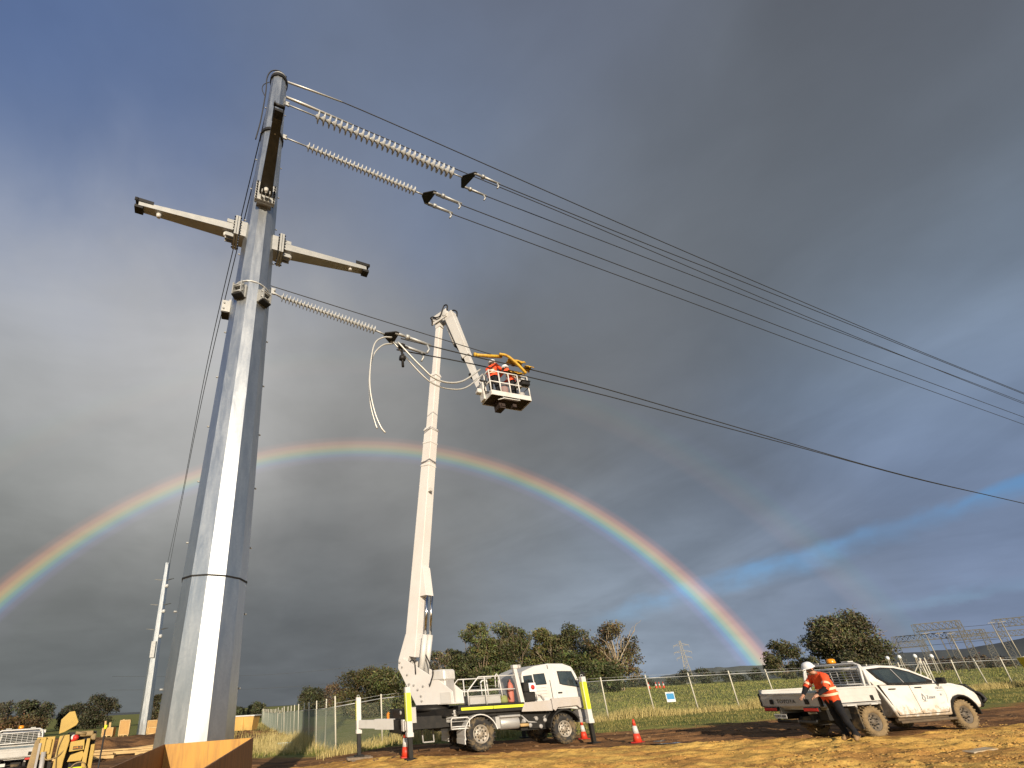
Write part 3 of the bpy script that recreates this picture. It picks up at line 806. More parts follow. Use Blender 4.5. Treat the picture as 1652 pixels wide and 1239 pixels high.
string('grey disc insulator string, uppermost of the three on the tall pole', lp(.78, 22.95), lp(1.9, 22.92), lp(8.1, 22.68), lp(8.5, 22.66), 27, .5, .76, .27)
string('grey disc insulator string, middle one of the three on the tall pole', lp(.76, 20.9), lp(1.6, 20.85), lp(6.1, 20.52), lp(6.4, 20.5), 28, .36, .54, .17)
string('grey disc insulator string, lowest of the three and nearest the work basket', lp(.66, 13.28), lp(1.0, 13.15), lp(4.1, 12.72), lp(4.4, 12.65), 28, .22, .46)

G = 'conductors running off to the right'
cable('conductor', 'upper near conductor of the twin pair from the topmost insulator string', [lp(8.90, 22.32, -0.50), lp(13.30, 22.26, -0.50), lp(19.30, 22.20, -0.50), lp(25.00, 22.22, -0.50), lp(32.00, 22.20, -0.50), lp(38.50, 22.18, -0.50), lp(46.00, 22.12, -0.50), lp(61.00, 22.06, -0.50), lp(90.00, 21.90, -0.50), lp(140.00, 21.80, -0.50), lp(240.00, 23.20, -0.50)], .021, COND, G)
cable('conductor', 'far lower conductor of the twin pair from the topmost insulator string', [lp(8.90, 22.86, 0.50), lp(14.20, 22.83, 0.50), lp(20.70, 22.80, 0.50), lp(26.00, 22.77, 0.50), lp(34.00, 22.71, 0.50), lp(41.00, 22.71, 0.50), lp(49.00, 22.72, 0.50), lp(65.00, 22.70, 0.50), lp(90.00, 22.50, 0.50), lp(140.00, 22.30, 0.50), lp(240.00, 23.40, 0.50)], .021, COND, G)
cable('conductor', 'upper conductor of the twin pair from the middle insulator string', [lp(6.80, 20.17, -0.36), lp(12.90, 20.03, -0.36), lp(18.70, 19.92, -0.36), lp(23.70, 19.82, -0.36), lp(30.60, 19.66, -0.36), lp(36.70, 19.56, -0.36), lp(44.00, 19.50, -0.36), lp(58.00, 19.36, -0.36), lp(90.00, 19.10, -0.36), lp(140.00, 19.00, -0.36), lp(240.00, 20.60, -0.36)], .020, COND, G)
cable('conductor', 'lower conductor of the twin pair from the middle insulator string', [lp(6.80, 20.52, 0.36), lp(13.50, 20.38, 0.36), lp(19.60, 20.26, 0.36), lp(24.80, 20.14, 0.36), lp(32.00, 19.96, 0.36), lp(38.30, 19.85, 0.36), lp(46.00, 19.76, 0.36), lp(60.50, 19.58, 0.36), lp(90.00, 19.30, 0.36), lp(140.00, 19.20, 0.36), lp(240.00, 20.80, 0.36)], .020, COND, G)
cable('conductor', 'upper low conductor passing over the work basket into the distance', [lp(4.90, 12.45, -0.20), lp(7.50, 12.42, -0.20), lp(10.00, 12.45, -0.20), lp(13.70, 12.37, -0.20), lp(19.30, 12.07, -0.20), lp(26.00, 11.68, -0.20), lp(31.00, 11.42, -0.20), lp(37.00, 11.24, -0.20), lp(48.50, 11.12, -0.20), lp(80.00, 10.80, -0.20), lp(140.00, 10.90, -0.20), lp(240.00, 13.00, -0.20)], .021, COND, G)
cable('conductor', 'lower low conductor passing through the work basket into the distance', [lp(4.90, 12.30, 0.20), lp(7.80, 12.44, 0.20), lp(10.40, 12.44, 0.20), lp(14.10, 12.40, 0.20), lp(19.80, 12.20, 0.20), lp(26.90, 11.94, 0.20), lp(32.00, 11.72, 0.20), lp(38.20, 11.54, 0.20), lp(50.00, 11.44, 0.20), lp(80.00, 11.00, 0.20), lp(140.00, 11.00, 0.20), lp(240.00, 13.00, 0.20)], .021, COND, G)
cable('earth_wire', 'topmost wire leaving the very top of the tall pole', [lp(0.72, 24.42, 0.00), lp(3.00, 24.60, 0.00), lp(6.80, 24.48, 0.00), lp(12.30, 24.24, 0.00), lp(20.50, 23.90, 0.00), lp(33.70, 23.50, 0.00), lp(48.00, 23.20, 0.00), lp(64.00, 23.12, 0.00), lp(100.00, 22.90, 0.00), lp(240.00, 24.50, 0.00)], .022, COND, G)
cable('earth_wire', 'second wire from the top, clamped below the pole cap', [lp(0.72, 23.40, 0.00), lp(4.80, 23.28, 0.00), lp(8.40, 23.08, 0.00), lp(13.90, 22.94, 0.00), lp(20.00, 22.68, 0.00), lp(32.80, 22.16, 0.00), lp(46.80, 21.84, 0.00), lp(62.00, 21.64, 0.00), lp(100.00, 21.40, 0.00), lp(240.00, 23.00, 0.00)], .02, COND, G)
mb = MB(); mb.tube([lp(.72, 24.42), lp(1.8, 24.52), lp(3.0, 24.60)], [.045, .04, .03], 6)
tag(mb.build('dead_end_grip', CONDL), 'bright preformed grip on the topmost wire beside the pole', 'wire grip', 'preformed wire grips')
mb = MB(); mb.tube([lp(.72, 23.4), lp(1.4, 23.38), lp(3.4, 23.32)], [.05, .06, .03], 6)
tag(mb.build('dead_end_grip', CONDL), 'bright preformed grip on the second wire from the top', 'wire grip', 'preformed wire grips')
cable('rope', 'thin dark line from the pole band to the boom tip', [lp(.62, 13.5), lp(4.2, 13.22), lp(8.6, 12.9)], .014, COND, None, cat='rope')
G2 = 'slack jumpers at the lowest insulator string'
cable('jumper_loop', 'long pale conductor tail hanging in a loop, outer one', [lp(4.62, 12.5, -.1), lp(4.3, 12.4, -.1), lp(4.0, 12.05, -.1), lp(3.84, 11.2, -.1), lp(3.80, 10.3, -.1), lp(3.92, 9.5, -.1), lp(4.10, 9.0, -.1), lp(4.24, 8.82, -.1)], .027, CONDL, G2)
cable('jumper_loop', 'long pale conductor tail hanging in a loop, inner one ending higher', [lp(4.7, 12.42, .1), lp(4.35, 12.25, .1), lp(4.02, 11.75, .1), lp(3.86, 10.9, .1), lp(3.87, 9.9, .1), lp(4.0, 9.25, .1), lp(4.06, 9.05, .1)], .027, CONDL, G2)
cable('slack_cable', 'thick pale slack cable sagging from the clamps to the basket, upper one', [lp(4.83, 12.36, -.1), lp(5.31, 11.85, -.1), lp(5.67, 11.51, -.1), lp(6.03, 11.22, -.1), lp(6.55, 11.14, -.1), lp(7.17, 11.35, -.1), lp(7.92, 12.0, -.1)], .032, CONDL, G2)
cable('slack_cable', 'thick pale slack cable sagging from the clamps to the basket, lower one', [lp(4.75, 12.5, .1), lp(5.5, 11.62, .1), lp(6.09, 11.14, .1), lp(6.78, 11.06, .1), lp(7.41, 11.28, .1), lp(8.15, 12.0, .1)], .024, CONDL, G2)
ct = thing('cable_clamp', 'black cable clamp with hanging handle on the low conductors', 'clamp', lp(5.0, 12.2))
mb = MB(); mb.lathe([(.02, -.1), (.09, -.09), (.105, 0), (.09, .09), (.02, .1)], (0, 0, .12), LD, 10); mb.lathe([(.02, -.1), (.09, -.09), (.105, 0), (.09, .09), (.02, .1)], (0, 0, -.38), LD, 10); mb.build('jaw', BLACK, ct)
mb = MB(); mb.tube([(0, 0, .1), (0, 0, -.72)], [.035, .045], 8); mb.build('handle', BLACK, ct)
G3 = 'wires running back to the distant pole'
cable('span_wire', 'dark wire from the tall pole top down to the distant pole top', [(PP.x + .05, PP.y + .3, 23.9), (-12, 25.5, 22.8), (-22, 45, 22.1), (FPP[0], FPP[1], fz + 23.2)], .022, DARKW, G3, cat='wire')
cable('span_wire', 'lower dark wire from the tall pole to the distant pole', [(PP.x - .1, PP.y + .3, 20.5), (-12, 25.5, 20.3), (-22, 45, 20.0), (FPP[0] + .3, FPP[1], fz + 21.2)], .020, DARKW, G3, cat='wire')

# ------------------------------------------------------------------ plywood formwork round the pole foot
bx = thing('plywood_formwork', 'orange plywood box with shade-coloured side walls walling off the tall pole foot', 'formwork', (-3.6, 9.0, -.5))


def wall(p, q, zt0, zt1, zb, th, m, n, name='plywood_sheet'):
    p = Vector((*p, 0)); q = Vector((*q, 0)); o = Vector((-3.6, 9.0, -.5)); d = q - p; nn = Vector((-d.y, d.x, 0)).normalized() * th / 2
    for k in range(n):
        a = p + d * ((k + .0012) / n); b = p + d * ((k + .9988) / n); za = zt0 + (zt1 - zt0) * k / n; zb_ = zt0 + (zt1 - zt0) * (k + 1) / n
        V = [a - nn + Vector((0, 0, zb)), b - nn + Vector((0, 0, zb)), b + nn + Vector((0, 0, zb)), a + nn + Vector((0, 0, zb)), a - nn + Vector((0, 0, za)), b - nn + Vector((0, 0, zb_)), b + nn + Vector((0, 0, zb_)), a + nn + Vector((0, 0, za))]
        mb = MB(); mb.add([v - o for v in V], [(0, 3, 2, 1), (4, 5, 6, 7), (0, 1, 5, 4), (1, 2, 6, 5), (2, 3, 7, 6), (3, 0, 4, 7)]); mb.build(name, m, bx)


wall((-4.28, 9.37), (-2.93, 9.87), 1.085, 1.09, -.5, .022, PLY, 2)
wall((-4.285, 9.385), (-3.75, 6.81), 1.088, 1.0, -.5, .022, PLY_SHADE, 5)
wall((-2.905, 9.88), (-2.36, 6.23), 1.09, 1.0, -.5, .022, PLY_SHADE, 6)

# ------------------------------------------------------------------ bucket truck
THD = radians(17.0)
tz = gnd(3.5, 17.6) + .0
truck = thing('bucket_truck', 'white bucket truck on outriggers with its boom raised to the wires', 'boom truck', (2.09, 17.03, 0), THD)


def wheel(x, y0, y1, r, rr, parent, face, tm, rm, muddy=False, zc=None):
    """tyre between y0 and y1, hub on the face side (-1 near, +1 far)"""
    w = abs(y1 - y0); c = (x, (y0 + y1) / 2, (r if zc is None else zc)); h = w / 2
    prof = [(rr, -h * .75), (rr + .02, -h * .95), (r * .88, -h), (r * .97, -h * .82), (r, -h * .5), (r, h * .5), (r * .97, h * .82), (r * .88, h), (rr + .02, h * .95), (rr, h * .75)]
    mb = MB(); n = 32; mb.lathe(prof, (0, 0, 0), (0, 1, 0), n)
    mb.f = mb.f[:-2]; mb.sm = mb.sm[:-2]
    k = 26
    for i in range(k):                                                     # tread blocks
        a = 2 * pi * i / k
        for yy in (-h * .45, h * .45):
            p = Vector((cos(a) * r, yy, sin(a) * r)); t = Vector((-sin(a), 0, cos(a)))
            mb.bar(p - Vector((0, w * .2, 0)) + t * .02, p + Vector((0, w * .2, 0)) - t * .02, .05, .03)
    ty = mb.build('wheel', tm, parent, c)
    mb = MB(); f = face
    ax = (0, f, 0)
    mb.lathe([(rr, -h * .6), (rr, h * .72), (rr * .93, h * .74), (rr * .86, h * .45), (rr * .55, h * .18), (rr * .50, h * .30), (rr * .34, h * .34), (rr * .30, h * .62), (rr * .10, h * .66)], (0, 0, 0), ax, 24)
    rim = mb.build('rim', rm, ty)
    mb = MB()
    for i in range(8):
        a = 2 * pi * i / 8; mb.lathe([(.016, 0), (.016, .03)], (cos(a) * rr * .42, f * h * .32, sin(a) * rr * .42), ax, 6)
        a += pi / 8; mb.lathe([(rr * .10, 0), (rr * .10, .004)], (cos(a) * rr * .70, f * (h * .31 + .012), sin(a) * rr * .70), ax, 8)
    tag(mb.build('wheel_nuts', BLACK, rim), kind='stuff')
    return ty


wheel(.08, .0, .30, .465, .27, truck, -1, RUBBER, RIM); wheel(.08, .34, .62, .465, .27, truck, -1, RUBBER, RIM)
wheel(.08, 1.42, 1.70, .465, .27, truck, 1, RUBBER, RIM); wheel(.08, 1.74, 2.02, .465, .27, truck, 1, RUBBER, RIM)
wheel(3.12, .04, .34, .425, .25, truck, -1, RUBBER, RIM); wheel(3.12, 1.72, 2.02, .425, .25, truck, 1, RUBBER, RIM)
mb = MB()
for y in (.62, 1.42): mb.b2(-2.25, 3.95, y - .04, y + .04, .68, .92)
for x in (-2.2, -1.2, -.5, .6, 1.5, 2.6, 3.8): mb.b2(x - .05, x + .05, .62, 1.42, .70, .90)
mb.b2(-2.35, -1.15, .15, 1.95, .72, 1.06); mb.b2(1.65, 2.75, .35, 1.75, .45, .95); mb.b2(2.75, 3.5, .5, 1.6, .5, 1.0)
for x in (.08, 3.12): mb.lathe([(.07, -.8), (.08, -.2), (.19, -.12), (.19, .12), (.08, .2), (.07, .8)], (x, 1.02, .44), (0, 1, 0), 12)
mb.b2(-1.15, -.5, .5, 1.6, .6, .95); mb.b2(1.9, 2.5, .25, .5, .5, .8)
mb.build('chassis', BLACK, truck)
mb = MB()
for x, z in ((1.75, .72), (1.95, .62), (2.2, .78), (2.35, .55), (2.55, .7)): mb.lathe([(.05, -.12), (.07, -.1), (.07, .1), (.05, .12)], (x, .34, z), (random.uniform(-.5, .5), 1, random.uniform(-.5, .5)), 8)
mb.tube([(1.7, .3, .9), (1.9, .25, .7), (2.3, .28, .66), (2.6, .3, .85)], .025, 6); mb.build('air_lines', GREY, truck)
# deck with fluoro edge
mb = MB(); mb.b2(-.62, 1.76, .03, 2.05, 1.06, 1.17); mb.b2(-.6, 1.74, .05, 2.03, 1.17, 1.30); mb.b2(-.5, 1.7, .2, 1.85, .95, 1.06); deck = mb.build('deck', BLACK, truck, bevel=.01)
mb = MB(); mb.b2(-.52, .58, .010, .048, 1.165, 1.245); mb.build('fluoro_strip', YEL, deck)
mb = MB(); mb.b2(.60, 1.73, .010, .048, 1.165, 1.245); mb.build('fluoro_strip', YEL, deck)
# rear mudguards
def fender(y0, y1, m):
    mb = MB(); n = 14; vs = []
    for i in range(n + 1):
        a = radians(192 - i * (192 - 12) / n); 
        for r in (.585, .555):
            for y in (y0, y1): vs.append((.08 + r * cos(a), y, .455 + r * sin(a)))
    fs = []
    for i in range(n):
        b = i * 4; fs += [(b, b + 1, b + 5, b + 4), (b + 2, b + 6, b + 7, b + 3), (b, b + 4, b + 6, b + 2), (b + 1, b + 3, b + 7, b + 5)]
    fs += [(0, 2, 3, 1), (n * 4, n * 4 + 1, n * 4 + 3, n * 4 + 2)]
    mb.add(vs, fs); mb.b2(-.52, -.49, y0, y1, .22, .36); return mb.build('mudguard', m, truck)
fender(-.02, .64, WHITE); fender(1.40, 2.05, WHITE)
# tank, steps
mb = MB(); mb.b2(.80, 1.56, .06, .52, .88, .95, .02); mb.lathe([(.19, 0), (.2, .02), (.2, .66), (.19, .68)], (.84, .30, .72), (1, 0, 0), 20); mb.b2(.66, .80, .1, .5, .58, .92); tk = mb.build('air_tank', SILVER, truck)
mb = MB(); mb.lathe([(.05, 0), (.05, .3)], (1.55, .18, .62), (1, 0, 0), 10); mb.build('exhaust_stub', TIMBER, tk)
mb = MB(); mb.b2(-.95, -.32, .30, .75, .84, 1.19); 
for i in range(3): mb.b2(-.95, -.32, .10 + .08 * i, .12 + .08 * i, .85 + .11 * i, .87 + .11 * i)
st = mb.build('step_box', SILVER, truck, bevel=.008)
mb = MB()
for i in range(3):
    for j in range(2): mb.b2(-.86 + j * .27, -.68 + j * .27, .285, .297, .92 + i * .09, .945 + i * .09)
tag(mb.build('step_slot', BLACK, st), kind='stuff')
mb = MB(); mb.tube([(-.9, .04, .66), (-.9, .0, .92), (-.86, .0, .97), (-.34, .0, .97), (-.29, .0, .92), (-.29, .04, .66), (-.9, .04, .66)], .022, 6); mb.tube([(-.9, .04, .72), (-.29, .04, .72)], .018, 6); mb.build('step_frame', WHITE, st)
mb = MB(); mb.tube([(-1.55, 1.0, .75), (-1.55, .95, .30), (-1.18, .95, .30), (-1.18, 1.0, .75)], .025, 6); mb.b2(-1.55, -1.18, .9, 1.02, .28, .31); mb.build('tail_step', GREY, truck)
# railing on the deck
mb = MB(); y = .12
for p in ([(-.2, y, 1.30), (-.2, y, 1.72), (.22, y, 2.13), (1.55, y, 2.14)], [(-.2, y, 1.72), (1.5, y, 1.72)], [(.43, y, 1.30), (.43, y, 2.13)], [(1.02, y, 1.5), (.96, y, 2.13)],
          [(-.2, 1.9, 1.30), (-.2, 1.9, 1.72), (.22, 1.9, 2.13), (1.55, 1.9, 2.14)], [(-.2, 1.9, 1.72), (1.5, 1.9, 1.72)], [(.43, 1.9, 1.30), (.43, 1.9, 2.13)]):
    mb.tube(p, .022, 6)
mb.tube([(.6, .8, 1.5), (.6, .8, 1.98), (.66, .8, 2.03), (.82, .8, 2.05), (.84, .8, 1.5)], .03, 6); mb.tube([(1.0, .5, 1.8), (1.02, .5, 2.15), (1.08, .5, 2.22), (1.14, .5, 2.15), (1.1, .5, 1.8)], .02, 6)
mb.build('hand_rail', WHITE, truck)
mb = MB(); mb.b2(-.12, 1.0, .22, .75, 1.31, 1.56, .015); tb = mb.build('tool_box', SILVER, truck); mb = MB(); mb.b2(-.14, 1.02, .205, .77, 1.535, 1.575, .008); mb.build('lid', SILVER, tb)
mb = MB(); mb.lathe([(.14, 0), (.16, .05), (.13, .2), (.05, .24)], (1.2, .45, 1.31), (0, 0, 1), 14); mb.build('cover_bag', mat('olive_bag', (.22, .24, .08), .8), truck)
mb = MB(); mb.lathe([(.10, 0), (.115, .04), (.115, .50), (.07, .60), (.03, .63), (.03, .70)], (1.46, .42, 1.31), (.06, 0, 1), 14); rb_ = mb.build('red_bottle', mat('faded_red_bottle', (.46, .13, .09), .6, 0, (.34, .16, .12), 5.), truck)
mb = MB(); mb.tube(catenary([(1.46, .36, 1.98), (1.36, .30, 1.92), (1.33, .30, 1.6), (1.38, .30, 1.4)], 12), .014, 6); mb.build('bottle_hose', BLACK, rb_)
mb = MB(); mb.taper((1.70, .14, 1.28), (1.58, .14, 2.42), .14, .16, .12, .12, (1, 0, 0)); mb.b2(1.52, 1.82, .06, .26, 2.34, 2.46, .015); pst = mb.build('boom_rest_post', WHITE, truck)
mb = MB()
for i in range(2):
    for j in range(2): mb.lathe([(.025, 0), (.025, .012)], (1.71 + .07 * i, .062, 2.375 + .055 * j), (0, -1, 0), 8)
mb.build('work_light', GREY, pst)
mb = MB(); mb.b2(1.76, 2.14, -.06, .2, 1.31, 1.60, .02); mb.b2(1.76, 1.93, -.05, .2, 1.60, 1.90, .02); mb.tube([(1.86, -.02, 1.88), (1.95, -.03, 1.97), (2.10, -.03, 1.95), (2.14, -.02, 1.86)], .018, 6); mb.build('hydraulic_valves', BLACK, truck)
mb = MB(); mb.b2(1.92, 2.17, -.095, -.07, 1.60, 1.87, .0); sg = mb.build('warning_plate', SIGNW, truck)
mb = MB(); mb.lathe([(.075, 0), (.075, .006)], (2.05, -.096, 1.735), (0, -1, 0), 16); mb.b2(1.99, 2.11, -.106, -.103, 1.72, 1.75); mb.build('red_emblem', RED, sg)
mb = MB(); mb.tube([(2.20, -.02, 1.33), (2.22, -.03, 1.5), (2.36, -.03, 1.48), (2.46, -.02, 1.33)], .02, 6); mb.build('grab_hoop', WHITE, truck)
# cab
cabp = [(1.80, 1.06), (1.80, 2.08), (1.86, 2.24), (2.35, 2.40), (2.93, 2.47), (3.5, 2.45), (3.82, 2.34), (3.93, 2.10), (4.09, 1.55), (4.13, 1.0), (3.70, .98), (3.62, .99), (3.45, 1.02), (2.72, 1.03), (2.6, 1.06)]
mb = MB(); mb.prism(cabp, .06, 2.0, lambda z: .0 if z < 1.6 else (z - 1.6) * .10); cab = mb.build('cab', WHITE, truck, bevel=.045, seg=3)
def tum(z): return .06 + (0 if z < 1.6 else (z - 1.6) * .10)
def pane(poly, off, th, name, m, par, far=False, bev=0.):
    """flat plate laid on the cab side"""
    n = len(poly); a = [(x, tum(z) - off, z) for x, z in poly]; b = [(x, tum(z) - off + th, z) for x, z in poly]
    if far: a = [(x, 2.06 - y, z) for x, y, z in a]; b = [(x, 2.06 - y, z) for x, y, z in b]
    mb = MB(); mb.add(a + b, [tuple(range(n)), tuple(range(2 * n - 1, n - 1, -1))] + [(i, n + i, n + (i + 1) % n, (i + 1) % n) for i in range(n)]); return mb.build(name, m, par, bevel=bev)
for far in (False, True):
    dr = pane([(3.02, 1.36), (3.05, 2.36), (3.72, 2.33), (3.84, 2.10), (3.99, 1.56), (4.02, 1.36)], .014, .03, 'door', WHITE, cab, far, .006)
    pane([(3.20, 1.80), (3.185, 2.21), (3.76, 2.19), (3.93, 1.66), (3.32, 1.76)], .018, .02, 'window_seal', BLACK, dr, far)
    pane([(3.225, 1.815), (3.21, 2.19), (3.745, 2.17), (3.905, 1.685), (3.33, 1.78)], .022, .02, 'door_glass', GLASS, dr, far)
    pane([(3.07, 1.50), (3.07, 1.545), (3.22, 1.545), (3.22, 1.50)], .03, .03, 'door_handle', BLACK, dr, far)
    for q in ([(1.86, 1.81), (1.86, 2.10), (2.19, 2.12), (2.21, 1.82)], [(2.26, 1.80), (2.25, 2.14), (2.68, 2.16), (2.70, 1.81)]):
        w_ = pane([(x + (.02 if i < 2 else -.0) * 0, z) for i, (x, z) in enumerate(q)], .010, .02, 'window_seal', BLACK, cab, far)
        cx = sum(x for x, z in q) / 4; cz = sum(z for x, z in q) / 4
        pane([(cx + (x - cx) * .92, cz + (z - cz) * .90) for x, z in q], .014, .02, 'rear_glass', GLASS, w_, far)
    for k in range(4): pane([(1.84, 1.42 + k * .095), (1.84, 1.425 + k * .095 + .055), (2.66, 1.425 + k * .095 + .055), (2.66, 1.42 + k * .095)], .008, .02, 'pressed_rib', WHITE, cab, far)
    pane([(2.84, 1.04), (2.85, 2.42), (2.875, 2.42), (2.865, 1.04)], .005, .012, 'cab_seam', BLACK, cab, far)
mb = MB(); mb.add([(3.995, .16, 1.84 - .20), (3.995, 1.90, 1.64), (3.86 + .02, 1.86, 2.27), (3.86 + .02, .20, 2.27)], [(0, 1, 2, 3)]); 
mb.add([(4.10, .16, 1.62), (4.10, 1.90, 1.62), (3.925, 1.86, 2.24), (3.925, .20, 2.24)], [(0, 1, 2, 3)]); mb.build('windscreen', GLASS, cab)
mb = MB(); mb.b2(3.55, 3.72, .5, .7, 2.44, 2.49, .01); mb.build('roof_lamp', BLACK, cab)
mb = MB(); mb.tube([(3.9, .05, 2.25), (4.0, -.12, 2.3), (4.02, -.14, 2.0)], .016, 6); mb.box((4.02, -.14, 1.98), (.07, .16, .34), 0, .02); mb.build('mirror', BLACK, cab)
mb = MB(); mb.b2(3.72, 4.10, .05, .35, .58, .97); mb.b2(3.72, 4.12, .03, .36, .72, .76); mb.build('bumper_step', GREY, cab)
mb = MB(); n = 12; vs = []
for i in range(n + 1):
    a = radians(172 - i * 150 / n)
    for r in (.60, .56):
        for y_ in (.0, .36): vs.append((3.14 + r * cos(a), y_, .42 + r * sin(a)))
fs = []
for i in range(n):
    b = i * 4; fs += [(b, b + 1, b + 5, b + 4), (b + 2, b + 6, b + 7, b + 3), (b, b + 4, b + 6, b + 2), (b + 1, b + 3, b + 7, b + 5)]
mb.add(vs, fs); mb.build('wheel_arch', BLACK, cab)
# white skirts
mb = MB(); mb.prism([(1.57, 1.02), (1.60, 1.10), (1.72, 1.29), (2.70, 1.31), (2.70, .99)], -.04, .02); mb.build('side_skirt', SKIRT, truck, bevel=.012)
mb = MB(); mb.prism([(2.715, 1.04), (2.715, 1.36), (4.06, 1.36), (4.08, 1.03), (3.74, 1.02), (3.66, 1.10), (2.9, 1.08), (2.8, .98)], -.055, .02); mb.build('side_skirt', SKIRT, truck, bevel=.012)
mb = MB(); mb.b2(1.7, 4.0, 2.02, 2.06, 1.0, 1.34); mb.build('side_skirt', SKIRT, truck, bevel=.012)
# tail
mb = MB(); mb.b2(-2.36, -2.16, .2, 1.9, 1.0, 1.3); mb.b2(-2.42, -2.3, .3, 1.8, .6, 1.0); tl = mb.build('tail_frame', BLACK, truck, bevel=.01)
mb = MB(); mb.lathe([(.06, 0), (.06, .04)], (-2.36, .5, 1.2), (-1, 0, 0), 12); mb.build('tail_lamp', GREY, tl)
mb = MB(); mb.tube([(-2.44, 1.55, .72), (-2.5, 1.6, .8), (-2.5, 1.62, 1.16), (-2.46, 1.6, 1.2)], .05, 8); mb.build('orange_strap', mat('orange_webbing', (.55, .2, .02), .8, 0, (.4, .13, .02), 8.), tl)
mb = MB(); mb.b2(-2.16, -2.0, .06, .16, .9, 1.35, .01); mb.build('tail_post', SILVER, tl)


# outriggers
def outrigger(x, y, yb, top, lean, near, zf):
    """leg at (x, y) with its beam running back to yb"""
    mb = MB(); mb.b2(x - .085, x + .085, y - .085, y + .085, .62, top, .012); mb.b2(x - .1, x + .1, y - .1, y + .1, .56, .68, .01); og = mb.build('outrigger', WHITE, truck)
    mb = MB(); s_ = -1 if near else 1
    if near: mb.b2(x - .07, x + .07, y - .092, y - .086, .98, top - .16); mb.b2(x - .092, x - .086, y - .07, y + .07, .98, top - .16)
    else: mb.b2(x - .092, x - .086, y - .07, y + .07, .98, top - .12)
    mb.build('fluoro_face', YEL, og)
    mb = MB(); mb.b2(x - .06, x + .06, y - .06, y + .06, zf + .04, .60); mb.b2(x - .16, x + .16, y - .16, y + .16, zf, zf + .05, .01); mb.build('inner_leg', BLACK, og)
    mb = MB(); mb.tube([(x - .05, y, top), (x - .03, y, top + .07), (x + .03, y, top + .07), (x + .05, y, top)], .012, 5); mb.build('lifting_eye', GALV_DULL, og)
    if yb is not None:
        mb = MB(); a, b = sorted((y, yb)); mid = a + (b - a) * .55
        in0, in1, sl0, sl1 = (mid, b - .08, a, mid) if not near else (a + .08, mid, mid, b)
        mb.b2(x - .10, x + .10, in0, in1, .73, .99, .008); mb.build('beam', WHITE, og)
        mb = MB(); mb.b2(x - .12, x + .12, sl0, sl1, .70, 1.02, .008); mb.build('beam_sleeve', WHITE, og)
        if not near:
            for y_ in (.3, 1.2): MB().b2(x + .12, -2.42, y_, y_ + .4, .72, 1.0).build('beam_bracket', BLACK, og)
def tl2(x, y): return gnd(2.09 + x * cos(THD) - y * sin(THD), 17.03 + x * sin(THD) + y * cos(THD))
outrigger(-2.36, -.30, .15, 1.92, 0, True, tl2(-2.36, -.3)); outrigger(3.86, -.30, None, 1.98, 0, True, tl2(3.86, -.3))
zf_ = tl2(-3.2, 3.1) + .12
outrigger(-3.2, 3.1, None, 1.73, 0, False, zf_)
og = [o for o in truck.children if o.name.startswith('outrigger')][-1]
mb = MB(); mb.bar((-3.14, 3.0, .86), (-2.72, 2.14, .86), .20, .26); mb.build('beam', WHITE, og)
mb = MB(); mb.bar((-2.74, 2.18, .86), (-2.30, 1.28, .86), .24, .32); mb.build('beam_sleeve', WHITE, og)
outrigger(3.5, 3.6, 1.9, 1.75, 0, False, tl2(3.5, 3.6))
mb = MB()
for k in range(4): mb.box((-3.2, 2.9 + k * .14, zf_ - .04), (.85 - .1 * (k % 2), .12, .08), .1 * (k - 1.5))
for k in range(3): mb.box((-3.45 + k * .25, 3.1, zf_ - .11), (.12, .7, .06), 0)
# timber packing lies under the far leg: a thing of its own
pk = mb.build('timber_packing', mat('weathered_sleeper', (.22, .17, .12), .9, 0, (.10, .08, .06), 6., .7)); pk.location = (2.09, 17.03, 0); pk.rotation_euler = (0, 0, THD)
tag(pk, 'weathered timber packing under the far rear outrigger foot', 'timber packing')

# turret and boom: a frame of its own, x along the boom's lean
BU = Vector((.7356, -.6774, 0)); BA = atan2(BU.y, BU.x) - THD
BL = (-1.1, 1.1, 0.)
mb = MB(); mb.lathe([(.62, 1.20), (.62, 1.30), (.55, 1.30), (.55, 1.38)], (0, 0, 0), (0, 0, 1), 28); mb.b2(-.7, .9, -.5, .5, 1.02, 1.22)
tur = mb.build('slew_ring', BLACK, truck, BL, BA)
plate = [(x + .21, z) for x, z in [(-.68, 1.37), (-1.44, 2.60), (-1.40, 2.90), (-1.20, 2.93), (.23, 2.16), (.46, 2.05), (.90, 1.74), (.92, 1.37)]]
mb = MB(); mb.prism(plate, -.28, -.235); mb.prism(plate, .235, .28); mb.b2(-.4, 1.1, -.235, .235, 1.37, 1.42)
w0 = [(-.45, 1.42), (-1.15, 2.55), (-1.09, 2.58), (-.39, 1.45)]; mb.prism(w0, -.235, .235)
up = mb.build('turret', PINKWHITE, truck, BL, BA, bevel=.008)
mb = MB()
for x, z in ((-1.33, 2.78), (-1.22, 2.62), (-1.0, 2.35), (-.92, 2.05), (-.72, 2.0), (-.55, 1.85), (-.3, 1.95), (-.42, 1.65), (-.4, 1.5), (.0, 2.0)): mb.lathe([(.035, 0), (.035, .035), (.02, .04)], (x + .21, -.28, z), (0, -1, 0), 8)
tag(mb.build('pin_bolts', GREY, up), kind='stuff')
mb = MB(); mb.b2(.18, .82, -.25, .25, 1.9, 2.08, .02); mb.b2(.30, .86, -.3, .3, 2.08, 2.42, .05); mb.b2(.62, 1.05, -.30, -.285, 1.40, 1.72); mb.build('valve_cover', WHITE, up)
mb = MB(); mb.b2(.56, .84, -.2, .2, 1.4, 2.08); mb.build('valve_post', GREY, up)
mb = MB(); mb.tube(catenary([(-.75, -.2, 2.75), (-.5, -.3, 2.82), (-.38, -.32, 2.7), (-.36, -.33, 2.35)], 16), .022, 6)
